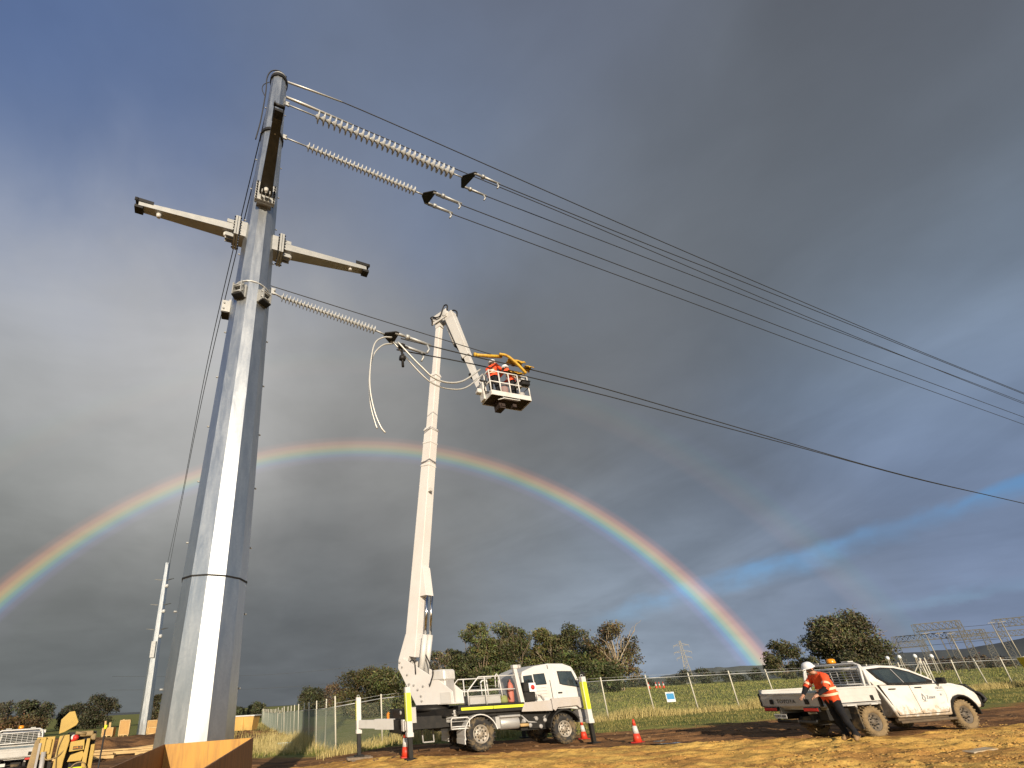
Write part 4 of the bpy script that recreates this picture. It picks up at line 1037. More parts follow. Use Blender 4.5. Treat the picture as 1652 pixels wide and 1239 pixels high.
mb.tube(catenary([(-.05, -.1, 2.95), (.25, -.25, 2.6), (.42, -.33, 2.35), (.33, -.35, 2.1), (.26, -.36, 1.95)], 20), .025, 6); mb.build('hydraulic_hose', BLACK, up)
def bc(z): return -.31 + (z - 5.0) * .1995
def boom_sec(z0, z1, d0, w0_, d1, w1, name, m):
    mb = MB(); a = Vector((bc(z0), 0, z0)); b = Vector((bc(z1), 0, z1)); mb.taper(a, b, w0_, d0, w1, d1, (0, 1, 0)); return mb.build(name, m, truck, BL, BA, bevel=.02, seg=2)
b1 = boom_sec(2.95, 11.55, .54, .44, .40, .40, 'lower_boom', PINKWHITE)
mb = MB(); t = Vector((.196, 0, .98))
pA = Vector((-1.28, 0, 2.72)); mb.taper(Vector((-1.08, 0, 2.80)), Vector((bc(3.6) - .02, 0, 3.6)), .44, .40, .44, .54, (0, 1, 0)); mb.build('boom_heel', PINKWHITE, b1, bevel=.02)
b2_ = boom_sec(11.45, 13.95, .32, .31, .32, .31, 'middle_boom', PINKWHITE)
b3 = boom_sec(13.85, 16.3, .25, .24, .23, .23, 'upper_boom', PINKWHITE)
def collar(z, d, w, h, par, m=PINKWHITE):
    mb = MB(); a = Vector((bc(z - h / 2), 0, z - h / 2)); b = Vector((bc(z + h / 2), 0, z + h / 2)); mb.taper(a, b, w, d, w, d, (0, 1, 0)); mb.build('boom_collar', m, par, bevel=.006)
for z, d, w in ((11.45, .44, .44), (10.9, .435, .43), (10.1, .44, .435), (9.95, .445, .44)): collar(z, d, w, .05, b1)
for z, d, w in ((13.85, .36, .35), (13.6, .345, .335)): collar(z, d, w, .06, b2_)
mb = MB(); mb.box((bc(8.9) + .28, -.1, 8.9), (.16, .12, .14)); mb.box((bc(9.8) - .24, 0, 9.8), (.1, .1, .1)); mb.build('boom_bracket', WHITE, b1)
# lift rams on the front of the boom
mb = MB(); mb.taper((bc(6.0) + .22, 0, 6.0), (bc(5.0) + .40, 0, 4.95), .40, .18, .40, .34, (0, 1, 0)); mb.build('ram_bracket', PINKWHITE, b1, bevel=.01)
for y_ in (-.13, .13):
    mb = MB(); mb.tube([(-.30, y_, 2.35), (.02, y_, 3.62)], .105, 14); rm = mb.build('lift_ram', WHITE, b1)
    mb = MB(); mb.tube([(.02, y_, 3.62), (.24, y_, 4.95)], .05, 12); mb.build('ram_rod', mat('chrome_rod', (.6, .6, .6), .15, 1.), rm)
# elbow and jib
mb = MB(); mb.taper((bc(16.2), 0, 16.1), (bc(16.7) - .08, 0, 16.72), .26, .27, .26, .22, (0, 1, 0)); mb.b2(1.66, 2.5, -.20, -.17, 16.3, 16.72); mb.b2(1.66, 2.5, .17, .20, 16.3, 16.72)
mb.lathe([(.12, -.22), (.12, .22)], (1.85, 0, 16.55), (0, 1, 0), 14); mb.lathe([(.14, -.22), (.14, .22)], (2.42, 0, 16.5), (0, 1, 0), 14); el = mb.build('elbow', WHITE, truck, BL, BA, bevel=.01)
mb = MB(); mb.tube(catenary([(1.7, -.2, 16.3), (1.78, -.26, 16.5), (1.70, -.26, 16.65), (1.80, -.26, 16.66), (2.0, -.26, 16.5), (2.2, -.26, 16.45), (2.33, -.25, 16.65), (2.45, -.22, 16.88), (2.6, -.22, 16.78), (2.55, -.2, 16.55)], 40), .03, 6)
mb.tube(catenary([(2.05, .2, 16.5), (2.3, .25, 16.65), (2.55, .22, 16.82), (2.76, .2, 16.6), (2.78, .15, 16.3)], 24), .03, 6); mb.build('hydraulic_hose', BLACK, el)
ja = Vector((2.52, 0, 16.45)); jb = Vector((3.60, 0, 11.75))
mb = MB(); mb.taper(ja, ja.lerp(jb, .55), .34, .42, .28, .32, (0, 1, 0)); j1 = mb.build('jib', WHITE, truck, BL, BA, bevel=.015)
mb = MB(); mb.taper(ja.lerp(jb, .5), jb, .21, .23, .2, .2, (0, 1, 0)); mb.build('inner_jib', WHITE, j1, bevel=.01)
mb = MB(); jd = (jb - ja).normalized(); jn = Vector((-jd.z, 0, jd.x)) * -1
off = Vector((-.27, 0, -.06))
mb.tube([ja + off + jd * .35, ja + off + jd * 1.6], .075, 10); jr = mb.build('jib_ram', WHITE, j1)
mb = MB(); mb.tube([ja + off + jd * 1.6, ja + off + jd * 2.0 + Vector((.08, 0, 0))], .05, 8); mb.box(ja + off * .7 + jd * 1.75, (.2, .24, .12)); mb.box(ja + off * .55 + jd * 2.6, (.10, .24, .18)); mb.box(ja + off * .5 + jd * 3.6, (.10, .24, .16)); mb.box(ja + off * .6 + jd * .8, (.10, .3, .16)); tag(mb.build('ram_clevis', BLACK, jr), kind='stuff')


# basket
KA = radians(20.7)
def t_local(p):
    d = Vector(p) - Vector((2.09, 17.03, 0)); return (d.x * cos(THD) + d.y * sin(THD), -d.x * sin(THD) + d.y * cos(THD), d.z)
bk0 = Vector((3.42, 14.27, 11.2))                                            # near left floor corner
KL, KW, KH = 1.60, .66, .98
bk = bpy.data.objects.new('basket', None); COL.objects.link(bk); bk.parent = truck; bk.location = t_local(bk0); bk.rotation_euler = (0, 0, KA - THD)
mb = MB(); mb.b2(0, KL, 0, KW, -.03, .0); mb.b2(.38, 1.12, .08, .58, -.12, -.03); mb.b2(.42, .66, .25, .60, -.36, -.12); mb.b2(.95, 1.1, .2, .34, -.3, -.12)
mb.build('floor', mat('dark_basket_floor', (.035, .02, .015), .8, 0, (.02, .016, .014), 6.), bk)
mb = MB(); mb.b2(-.01, KL + .01, -.025, .0, -.06, .13); mb.b2(-.01, KL + .01, KW, KW + .025, -.06, .13); mb.b2(-.025, .0, 0, KW, -.06, .13); mb.b2(KL, KL + .025, 0, KW, -.06, .13); mb.build('toe_board', WHITE, bk)
mb = MB(); r = .026
for x_ in (.0, .40, .80, 1.18, 1.60):
    mb.tube([(x_, -.0, .0), (x_, -.0, KH)], r, 6)
    if x_ in (.0, .8, 1.6): mb.tube([(x_, KW, .0), (x_, KW, KH)], r, 6)
for z_ in (.52, KH):
    mb.tube([(0, 0, z_), (KL, 0, z_), (KL, KW, z_), (0, KW, z_), (0, 0, z_)], r, 6)
mb.tube([(0, KW / 2, 0), (0, KW / 2, KH)], r, 6); mb.build('guard_rail', WHITE, bk)
mb = MB(); mb.tube([(.42, -.04, -.12), (.42, -.1, -.2), (1.05, -.1, -.2), (1.05, -.04, -.12)], .02, 6); mb.tube([(.42, -.1, -.2), (.22, .0, -.24)], .018, 6); mb.build('foot_bar', WHITE, bk)
mb = MB(); mb.b2(-.10, -.03, .35, .62, -.02, .70, .01); mb.b2(-.26, -.08, .45, .64, .30, .48, .02); mb.build('levelling_mount', WHITE, bk)
mb = MB(); mb.tube([(-.03, .1, .1), (-.03, .55, .45), (-.03, .12, .8)], .02, 6); mb.tube([(-.05, .5, .15), (-.05, .15, .6), (-.05, .55, .92)], .02, 6); mb.build('control_lines', BLACK, bk)
mb = MB(); mb.b2(1.26, 1.58, -.16, .03, .52, .66, .015); mb.b2(1.24, 1.6, -.18, .04, .66, .70, .008); mb.build('tool_tray', BLACK, bk)
mb = MB(); mb.b2(1.3, 1.55, .05, .4, .7, .95, .02); mb.build('control_box', WHITE, bk)
mb = MB(); mb.lathe([(.13, 0), (.15, .02), (.17, .36), (.15, .38)], (.62, .14, .02), (0, 0, 1), 12); mb.build('tool_bag', mat('grey_red_bag', (.30, .14, .12), .8, 0, (.18, .18, .18), 6., .8), bk)
mb = MB(); mb.lathe([(.10, 0), (.13, .3), (.12, .32)], (1.38, .2, .02), (0, 0, 1), 12); mb.build('bucket', GREY, bk)

# ------------------------------------------------------------------ yellow covers on the low conductors
cv = thing('insulating_cover', 'yellow tube cover clipped over the conductor beside the jib', 'line cover', lp(7.8, 12.62, -.2))
L_ = lambda s, z, la: lp(s, z, la) - lp(7.8, 12.62, -.2)
mb = MB(); mb.tube([L_(7.7, 12.50, -.2), L_(8.3, 12.60, -.2), L_(8.85, 12.72, -.2)], .062, 10); mb.build('sleeve', YELCOVER, cv)
mb = MB(); mb.lathe([(.08, -.04), (.08, .04)], L_(7.72, 12.505, -.2), LD, 10); mb.build('end_collar', YELCOVER, cv)
cv = thing('insulating_cover', 'long yellow hose cover running slantwise over both linesmen', 'line cover', lp(8.7, 12.6, -.3))
L_ = lambda s, z, la: lp(s, z, la) - lp(8.7, 12.6, -.3)
mb = MB(); mb.tube(catenary([L_(8.7, 12.72, -.30), L_(9.0, 12.68, -.34), L_(9.3, 12.45, -.36), L_(9.55, 12.22, -.36), L_(9.7, 12.08, -.34)], 20), .05, 8); mb.build('sleeve', YELCOVER, cv)


def blanket(label, s0, s1, z, la, drop, seed):
    r = random.Random(seed); nx, ny = 9, 8; vs = []
    for i in range(nx):
        for j in range(ny):
            u = i / (nx - 1); v = j / (ny - 1) * 2 - 1
            y = la + .12 * sin(v * 1.5) * (1 + .4 * r.random()); zz = z + .09 - abs(v) ** 1.4 * drop * (.7 + .5 * r.random())
            vs.append(lp(s0 + (s1 - s0) * u + .04 * r.random(), zz, y))
    fs = [(i * ny + j, i * ny + j + 1, (i + 1) * ny + j + 1, (i + 1) * ny + j) for i in range(nx - 1) for j in range(ny - 1)]
    mb = MB(); mb.add(vs, fs, True); o = mb.build('insulating_blanket', YELCOVER)
    md = o.modifiers.new('thick', 'SOLIDIFY'); md.thickness = .015; tag(o, label, 'line blanket', 'yellow line blankets')


blanket('rumpled yellow blanket draped over the upper conductor at the basket', 9.1, 9.75, 12.60, -.22, .15, 1)
blanket('rumpled yellow blanket hung over the lower conductor at the basket end', 9.3, 9.95, 12.40, .15, .16, 2)
blanket('small orange-yellow blanket clipped where the conductor leaves the basket', 9.8, 10.1, 12.46, -.2, .12, 3)


# ------------------------------------------------------------------ people
def person(label, J, loc, rz, shirt=ORANGE, group=None, face=(1, 0, 0)):
    """J: joints in local metres; the body grows as one skin over them"""
    root = thing('person', label, 'person', loc, rz, group)
    names = []; vs = []; rad = []; ed = []; lab = {}
    def v(n, p, r): names.append(n); vs.append(Vector(p)); rad.append(r); return len(vs) - 1
    def e(a, b, l): ed.append((a, b)); lab[(a, b)] = l
    bk_ = J.get('bulk', 1.05)
    pel = v('pel', J['pel'], (.155 * bk_, .125 * bk_)); ch = v('ch', J['ch'], (.18 * bk_, .14 * bk_)); mid = v('mid', (Vector(J['pel']) + Vector(J['ch'])) / 2 + Vector(face) * -.03 * (bk_ > 1.1), (.165 * bk_, .13 * bk_))
    nb = v('nb', J['nb'], (.075, .07)); hd = v('hd', J['hd'], (.088, .10)); ct = v('ct', J['ct'], (.07, .085))
    jaw = v('jaw', Vector(J['nb']).lerp(Vector(J['hd']), .55) + Vector(face) * .025, (.062, .066))
    e(pel, mid, 'shirt'); e(mid, ch, 'shirt'); e(ch, nb, 'shirt'); e(nb, jaw, 'skin'); e(jaw, hd, 'skin'); e(hd, ct, 'skin')
    for s in ('l', 'r'):
        sh = v('sh', J['sh' + s], .082 * bk_); elb = v('el', J['el' + s], .058 * bk_); wr = v('wr', J['wr' + s], .036); pa = v('pa', J['ha' + s], (.042, .022))
        e(ch, sh, 'shirt'); e(sh, elb, 'shirt'); e(elb, wr, J.get('cuff', 'shirt')); e(wr, pa, 'skin')
        d = (Vector(J['ha' + s]) - Vector(J['wr' + s])).normalized(); sd_ = d.cross(Vector((0, 0, 1))); sd_ = sd_.normalized() if sd_.length > .1 else Vector((0, 1, 0))
        up = sd_.cross(d)
        for k, (o_, ln) in enumerate(((-.03, .075), (-.01, .085), (.01, .08), (.03, .062))):
            b = Vector(J['ha' + s]) + sd_ * o_ + d * .04; f1 = v('f', b + d * ln * .5, .0095); f2 = v('f', b + d * ln * .85 - up * .03, .008); e(pa, f1, 'skin'); e(f1, f2, 'skin')
        t1 = v('t', Vector(J['ha' + s]) - sd_ * .05 + d * .01, .011); t2 = v('t', Vector(J['ha' + s]) - sd_ * .06 + d * .05 - up * .02, .009); e(pa, t1, 'skin'); e(t1, t2, 'skin')
        hp = v('hp', J['hp' + s], .11); kn = v('kn', J['kn' + s], .08); an = v('an', J['an' + s], .062); to = v('to', J['to' + s], (.045, .04))
        hl = v('hl', Vector(J['an' + s]) + (Vector(J['an' + s]) - Vector(J['to' + s])).normalized() * .05 + Vector((0, 0, -.04)), .042)
        e(pel, hp, 'trousers'); e(hp, kn, 'trousers'); e(kn, an, 'trousers'); e(an, to, 'boots'); e(an, hl, 'boots')
    me = bpy.data.meshes.new('body'); me.from_pydata([tuple(p) for p in vs], ed, []);
    o = bpy.data.objects.new('body', me); COL.objects.link(o); o.modifiers.new('skin', 'SKIN').use_smooth_shade = True
    sk = me.skin_vertices[0].data
    for i, r in enumerate(rad): sk[i].radius = r if isinstance(r, tuple) else (r, r); sk[i].use_root = (i == pel)
    sb = o.modifiers.new('sub', 'SUBSURF'); sb.levels = 2; sb.render_levels = 2
    m2 = bpy.data.meshes.new_from_object(o.evaluated_get(bpy.context.evaluated_depsgraph_get())); bpy.data.objects.remove(o)
    m2.name = 'body'; m2.materials.clear(); order = ['shirt', 'trousers', 'skin', 'boots', 'cuff']
    for m_ in (shirt, NAVY, SKIN, BOOT, NAVY): m2.materials.append(m_)
    hp_ = Vector(J['hd']); fv = Vector(face).normalized()
    for vt in m2.vertices:                                              # a nose and brow pulled out of the face
        d = vt.co - hp_; f = d.dot(fv)
        if 0 < f and d.length < .16:
            side = (d - fv * f); lat = abs(side.dot(fv.cross(Vector((0, 0, 1))))); h = side.z + .01
            vt.co += fv * .024 * max(0, 1 - lat / .022) * max(0, 1 - abs(h) / .04)
    from mathutils import noise as mn
    for vt in m2.vertices:
        if (vt.co - hp_).length > .2 and min((vt.co - Vector(J['ha' + s_])).length for s_ in 'lr') > .16:
            vt.co += vt.normal * (mn.noise(vt.co * 9) * .016 + mn.noise(vt.co * 22) * .007)
    segs = [(vs[a], vs[b], l) for (a, b), l in lab.items()]; waist = J['pel'][2] + J.get('hem', .02)
    for p in m2.polygons:
        c = p.center; best = None; bd = 9
        for a, b, l in segs:
            ab = b - a; t = max(0, min(1, (c - a).dot(ab) / ab.length_squared)); dd = (c - (a + ab * t)).length
            if dd < bd: bd = dd; best = l
        if best == 'shirt' and c.z < waist - .05 and (c - vs[pel]).length < .3: best = 'trousers'
        if best == 'trousers' and c.z > waist: best = 'shirt'
        p.material_index = order.index(best); p.use_smooth = True
    body = link_mesh('body', m2, None, root)
    # helmet with brim
    hx = Vector(J['ct']) - Vector(J['hd']); hx.normalize(); hc = Vector(J['hd']) + hx * .035
    mb = MB(); mb.lathe([(.155, -.005), (.15, .012), (.132, .02), (.128, .06), (.105, .105), (.06, .135), (.001, .145)], hc, hx, 20)
    bd_ = (fv - hx * fv.dot(hx)).normalized(); mb.box(hc + bd_ * .145 + hx * .004, (.08, .16, .014), atan2(bd_.y, bd_.x)); mb.build('helmet', HELM, root)
    sd_ = hx.cross(fv).normalized()
    for k in (-1, 1):
        mb = MB(); q = hp_ + fv * .096 + sd_ * k * .034 + hx * .015; mb.lathe([(.002, -.011), (.009, -.007), (.012, 0), (.009, .007), (.002, .011)], q, hx, 8); mb.build('eye', DARKW, root)
        mb = MB(); q = hp_ + sd_ * k * .095; mb.lathe([(.01, -.03), (.02, -.01), (.022, .015), (.012, .032)], q, hx, 8); mb.build('ear', SKIN, root)
    mb = MB(); mb.lathe([(.082, -.05), (.096, -.01), (.098, .03)], hp_ - fv * .012, hx, 14); mb.build('hair', HAIR, root)
    # reflective bands
    def band(p, q, r, n='reflective_band'):
        mb = MB(); mb.tube([p, q], r, 18, cap=False); ob = mb.build(n, TAPE, root); return ob
    return root, body, band


pzz = gnd(10.5, 13.4)
J = dict(pel=(-.03, 0, .93), ch=(-.11, 0, 1.38), nb=(-.20, 0, 1.55), hd=(-.285, .0, 1.655), ct=(-.315, 0, 1.75), hem=-.03, cuff='cuff', bulk=1.26,
         shl=(-.13, -.21, 1.46), ell=(-.27, -.30, 1.20), wrl=(-.46, -.21, 1.06), hal=(-.53, -.18, 1.02),
         shr=(-.13, .21, 1.46), elr=(-.33, .29, 1.22), wrr=(-.52, .2, 1.05), har=(-.59, .17, 1.015),
         hpl=(.0, -.10, .86), knl=(.05, -.11, .48), anl=(.20, -.12, .10), tol=(.06, -.14, .045),
         hpr=(.0, .10, .86), knr=(.05, .12, .48), anr=(.15, .13, .10), tor=(.0, .15, .045))
# orange worker leaning on the tray
man, body, band = person('person in orange hi-vis shirt and white helmet bending over the ute tray', J, (10.47, 13.42, pzz), 0, face=(-.92, .1, -.38))
for a, z, r in ((.30, 0, .236), (.58, 0, .246)):
    p = Vector(J['pel']).lerp(Vector(J['ch']), a); t = (Vector(J['ch']) - Vector(J['pel'])).normalized() * .027; p = p + Vector((.02, 0, 0))
    mb = MB(); n = 20; vs = []
    ux = Vector((0, 1, 0)); uy = t.normalized().cross(ux)
    for q in (p - t, p + t):
        for k in range(n):
            an = 2 * pi * k / n; vs.append(q + ux * cos(an) * r + uy * sin(an) * r * .82)
    mb.add(vs, [(k, (k + 1) % n, n + (k + 1) % n, n + k) for k in range(n)], True); mb.build('reflective_band', TAPE, man)
for s in 'lr':
    p = Vector(J['sh' + s]).lerp(Vector(J['el' + s]), .62); t = (Vector(J['el' + s]) - Vector(J['sh' + s])).normalized() * .028
    mb = MB(); mb.tube([p - t, p + t], .088, 14, cap=False); mb.build('sleeve_band', TAPE, man)


def standing(facing, lean, arms):
    c, s = cos(facing), sin(facing); T = lambda x, y, z: (x * c - y * s, x * s + y * c, z)
    return dict(pel=T(0, 0, .92), ch=T(lean * .5, 0, 1.34), nb=T(lean * .8, 0, 1.50), hd=T(lean + .03, 0, 1.62), ct=T(lean + .04, 0, 1.71), hem=.02,
                shl=T(lean * .6, .19, 1.42), ell=T(arms[0] * .5 + .05, .27, 1.30), wrl=T(arms[0], .2, arms[1]), hal=T(arms[0] + .08, .16, arms[1] + .01),
                shr=T(lean * .6, -.19, 1.42), elr=T(arms[0] * .5 + .05, -.27, 1.28), wrr=T(arms[0], -.15, arms[1] - .05), har=T(arms[0] + .08, -.12, arms[1] - .04),
                hpl=T(0, .1, .88), knl=T(.02, .12, .48), anl=T(-.02, .13, .10), tol=T(.13, .15, .045),
                hpr=T(0, -.1, .88), knr=T(.02, -.12, .48), anr=T(-.02, -.13, .10), tor=T(.13, -.15, .045)), T(1, 0, -.15)


def kp(x, y): return (bk0.x + x * cos(KA) - y * sin(KA), bk0.y + x * sin(KA) + y * cos(KA), bk0.z)
Jb, fc = standing(radians(50), .12, (.34, 1.28)); p1, _, _ = person('person with white helmet working at the jib end of the basket', Jb, kp(.34, .30), 0, face=fc)
Jb2, fc2 = standing(radians(150), .16, (.36, 1.22)); p2, _, _ = person('person stooping under yellow covers at the open end of the basket', Jb2, kp(1.22, .36), 0, face=fc2)
for pr, JJ in ((p1, Jb), (p2, Jb2)):
    for a in (.35, .62):
        p = Vector(JJ['pel']).lerp(Vector(JJ['ch']), a); mb = MB(); mb.tube([p - Vector((0, 0, .025)), p + Vector((0, 0, .025))], .178, 18, cap=False); mb.build('reflective_band', TAPE, pr)


# ------------------------------------------------------------------ white utes
def make_ute(label, loc, rz, lettered):
    u = thing('tray_ute', label, 'ute', loc, rz)
    W_ = 1.80
    prof = [(.56, 1.02), (.46, 1.28), (.43, 1.60), (.50, 1.66), (1.07, 1.69), (1.62, 1.65), (1.99, 1.55), (2.35, 1.37), (2.60, 1.22), (2.75, 1.17), (3.06, 1.14), (3.40, 1.06), (3.62, .97), (3.74, .82), (3.76, .62),
            (3.70, .50), (3.56, .50), (3.51, .62), (3.42, .74), (3.28, .81), (3.08, .84), (2.88, .80), (2.74, .70), (2.66, .56), (2.63, .38), (.82, .40), (.74, .62), (.64, .82)]
    ins = lambda z: .02 + .05 * max(0, .55 - z) if z < 1.12 else .02 + (z - 1.12) * .36
    mb = MB(); mb.prism(prof, 0, W_, ins); body = mb.build('body', WHITE_MUD, u, bevel=.045, seg=3)
    def tm(z): return ins(z)
    def side(poly, off, th, name, m, par, bev=0.):
        outs = []
        for far in (False, True):
            n = len(poly); a = [(x, tm(z) - off, z) for x, z in poly]; b = [(x, tm(z) - off + th, z) for x, z in poly]
            if far: a = [(x, W_ - y, z) for x, y, z in a]; b = [(x, W_ - y, z) for x, y, z in b]
            mb = MB(); mb.add(a + b, [tuple(range(n)), tuple(range(2 * n - 1, n - 1, -1))] + [(i, n + i, n + (i + 1) % n, (i + 1) % n) for i in range(n)]); outs.append(mb.build(name, m, par, bevel=bev))
        return outs
    side([(.835, .45), (.57, 1.20), (2.66, 1.16), (2.67, .86), (2.58, .60), (2.52, .45)], .003, .02, 'door_gap', BLACK, body)
    d1 = side([(.86, .465), (.70, .86), (.60, 1.19), (1.537, 1.148), (1.625, .465)], .010, .02, 'rear_door', WHITE_MUD, body, .008)
    d2 = side([(1.643, .465), (1.555, 1.148), (2.645, 1.145), (2.655, .86), (2.565, .61), (2.505, .465)], .010, .02, 'front_door', WHITE_MUD, body, .008)
    side([(.57, 1.60), (1.10, 1.625), (1.52, 1.595), (1.92, 1.49), (2.46, 1.235), (2.40, 1.17), (.92, 1.20), (.70, 1.36)], .006, .02, 'window_surround', BLACK, body)
    side([(.70, 1.555), (1.06, 1.575), (1.32, 1.57), (1.42, 1.225), (.98, 1.235), (.80, 1.34)], .010, .02, 'rear_door_glass', GLASS, body)
    side([(1.42, 1.565), (1.56, 1.55), (1.90, 1.455), (2.26, 1.275), (2.24, 1.215), (1.50, 1.225)], .010, .02, 'front_door_glass', GLASS, body)
    side([(1.36, 1.575), (1.385, 1.575), (1.475, 1.225), (1.45, 1.225)], .013, .02, 'door_pillar', SILVER, body)
    for x in (.93, 1.80):
        side([(x - .11, 1.075), (x - .10, 1.10), (x + .10, 1.098), (x + .11, 1.07)], .026, .03, 'door_handle', BLACK, body)
    side([(3.40, 1.045), (3.62, .955), (3.70, .86), (3.56, .93)], .004, .02, 'headlight', GLASS, body)
    # wheel arch liners and flares
    for cx in (3.08,):
        n = 12
        for far in (False, True):
            vs = []; fs = []
            for i in range(n + 1):
                a = radians(185 - i * 190 / n)
                for r in (.475, .44):
                    for y in (-.012, .22):
                        vs.append((cx + r * cos(a), (W_ - y) if far else y, .385 + r * sin(a) * .98))
            for i in range(n):
                b = i * 4; fs += [(b, b + 1, b + 5, b + 4), (b + 2, b + 6, b + 7, b + 3), (b, b + 4, b + 6, b + 2), (b + 1, b + 3, b + 7, b + 5)]
            mb = MB(); mb.add(vs, fs); mb.build('wheel_arch', BLACK, body)
    mb = MB(); n = 5
    for k in range(1): mb.add([(2.70, .2, 1.19), (2.70, 1.6, 1.19), (2.06, 1.50, 1.535), (2.06, .30, 1.535)], [(0, 1, 2, 3)])
    o = mb.build('windscreen', GLASS, body); md = o.modifiers.new('t', 'SOLIDIFY'); md.thickness = .02; md.offset = 0
    for y_, a_ in ((-.10, -.2), (W_ + .10, .2)): MB().box((2.52, y_, 1.22), (.10, .24, .16), a_, .03).build('mirror', BLACK, body)
    mb = MB(); mb.b2(.80, 2.66, .00, .14, .27, .33, .01); mb.b2(.80, 2.66, W_ - .14, W_, .27, .33, .01); mb.b2(.9, 2.6, .14, .22, .30, .40); mb.build('side_step', mat('muddy_step', (.10, .075, .05), .6, .2, (.2, .14, .08), 5.), body)
    # bull bar
    mb = MB(); mb.b2(3.74, 3.90, .05, W_ - .05, .50, .80, .04)
    for y in (.2, W_ - .2): mb.tube([(3.82, y, .7), (3.84, y, .92), (3.78, y, 1.04), (3.66, y, 1.07), (3.56, y, 1.04)], .035, 8)
    mb.tube([(3.78, .2, 1.05), (3.78, W_ - .2, 1.05)], .035, 8); mb.tube([(3.86, .05, .62), (3.96, .02, .70), (3.92, .06, .84), (3.84, .2, .92)], .04, 8)
    mb.tube([(3.72, .2, 1.06), (3.86, .22, .98), (3.95, .16, .84), (3.99, .12, .72), (3.92, .1, .62), (3.8, .1, .55)], .045, 8); mb.build('bull_bar', BLACK, u)
    for x, y0, y1, f in ((.02, .02, .27, -1), (.02, W_ - .27, W_ - .02, 1), (3.08, .02, .27, -1), (3.08, W_ - .27, W_ - .02, 1)):
        wheel(x, y0, y1, .355, .215, u, f, MUDRUB, MUDRIM)
    mb = MB()
    for y in (.5, 1.3): mb.b2(-1.35, .7, y - .05, y + .05, .46, .60)
    mb.b2(.5, 3.4, .35, 1.45, .32, .44); mb.lathe([(.06, -.62), (.07, -.15), (.15, -.1), (.15, .1), (.07, .15), (.06, .62)], (.02, .9, .35), (0, 1, 0), 12)
    mb.b2(-.9, -.3, .62, 1.15, .35, .6); mb.b2(-1.2, -.5, .18, .45, .45, .72); mb.build('chassis', BLACK, u)
    for a_ in ((-.42, -.38, .04, .28, .22, .72), (-.42, -.38, W_ - .28, W_ - .04, .22, .72), (.36, .40, .04, .28, .42, .76)): MB().b2(*a_).build('mud_flap', RUBBER, u)
    mb = MB(); mb.tube([(-1.35, .35, .50), (-1.42, .35, .42), (-1.42, 1.45, .42), (-1.35, 1.45, .50)], .04, 8); mb.b2(-1.50, -1.34, .8, 1.0, .40, .46); mb.build('tow_bar', BLACK, u)
    mb = MB(); mb.lathe([(.35, -.1), (.36, 0), (.35, .1)], (-.8, .9, .42), (0, 0, 1), 20); mb.build('spare_tyre', RUBBER, u)
    # tray
    xr, xf = -1.45, .38
    mb = MB(); mb.b2(xr + .03, xf, .0, W_, .76, .82); mb.b2(xr + .05, xf - .05, .45, .52, .60, .76); mb.b2(xr + .05, xf - .05, 1.28, 1.35, .60, .76)
    for k in range(4): mb.b2(xr + .15 + k * .45, xr + .20 + k * .45, .05, W_ - .05, .70, .76)
    tray = mb.build('tray', SILVER, u, bevel=.006)
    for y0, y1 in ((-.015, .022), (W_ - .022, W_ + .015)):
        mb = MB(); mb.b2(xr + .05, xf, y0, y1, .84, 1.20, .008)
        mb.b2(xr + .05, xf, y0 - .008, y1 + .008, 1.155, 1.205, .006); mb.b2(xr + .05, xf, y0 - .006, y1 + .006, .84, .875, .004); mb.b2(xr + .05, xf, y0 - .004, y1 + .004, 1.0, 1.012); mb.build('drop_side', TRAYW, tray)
    tg = bpy.data.objects.new('tailgate', None)
    mb = MB(); mb.b2(xr - .02, xr + .02, .03, W_ - .03, .80, 1.10, .008); mb.b2(xr - .03, xr + .03, .03, W_ - .03, 1.06, 1.11, .006); mb.b2(xr - .026, xr + .02, .03, W_ - .03, .965, .985); mb.b2(xr - .026, xr + .02, .03, W_ - .03, .80, .83)
    tg = mb.build('tailgate', SILVER, tray)
    mb = MB()
    for y in (.03, W_ - .03): mb.b2(xr - .04, xr + .04, y - .025, y + .025, .78, 1.12, .008)
    for y in (.38, 1.42): mb.b2(xr - .055, xr - .02, y - .05, y + .05, .84, .96, .01)
    mb.b2(.08, .16, -.05, -.014, .86, .98, .01); tag(mb.build('latch', BLACK, tg), kind='stuff')
    mb = MB(); mb.b2(-.02, .20, -.06, .06, .755, .785, .008); mb.b2(-.75, -.45, -.03, .05, .76, .785); mb.build('side_hinge', WHITE, tray)
    for y in (.10, W_ - .52):
        tll = MB().b2(xr - .06, xr + .02, y, y + .42, .66, .77, .01).build('tail_light_box', BLACK, tray); MB().b2(xr - .072, xr - .058, y + .02, y + .40, .68, .75).build('tail_light', RED, tll)
    mb = MB(); mb.b2(xr - .03, xr - .02, 1.10, 1.46, .49, .60); npl = mb.build('number_plate', PLATEW, u)
    if lettered:
        M = frame((xr - .029, .98, .90), (0, -1, 0), (0, 0, 1)); M = frame((xr - .030, .98, .905), (0, -1, 0), (0, 0, 1)); lettering('TOYOTA', .135, TEXT, tg, M)
        lettering('QXV 468', .085, TEXT, npl, frame((xr - .034, 1.28, .545), (0, -1, 0), (0, 0, 1)))
        dn = d2[0]
        # emblem and wording on the front door
        yy = tm(.9) - .014
        mb = MB(); mb.tube([(1.80, yy, .80), (1.84, yy, .93), (1.90, yy, .83), (1.86, yy, .76), (1.80, yy, .80)], .009, 4); mb.tube([(1.79, yy, .74), (1.92, yy, .75)], .006, 4); mb.build('door_emblem', TEXTG, dn)
        lettering('Zener', .125, TEXTG, dn, frame((2.10, tm(.84) - .0135, .835), (1, 0, 0), (0, 0, 1)))
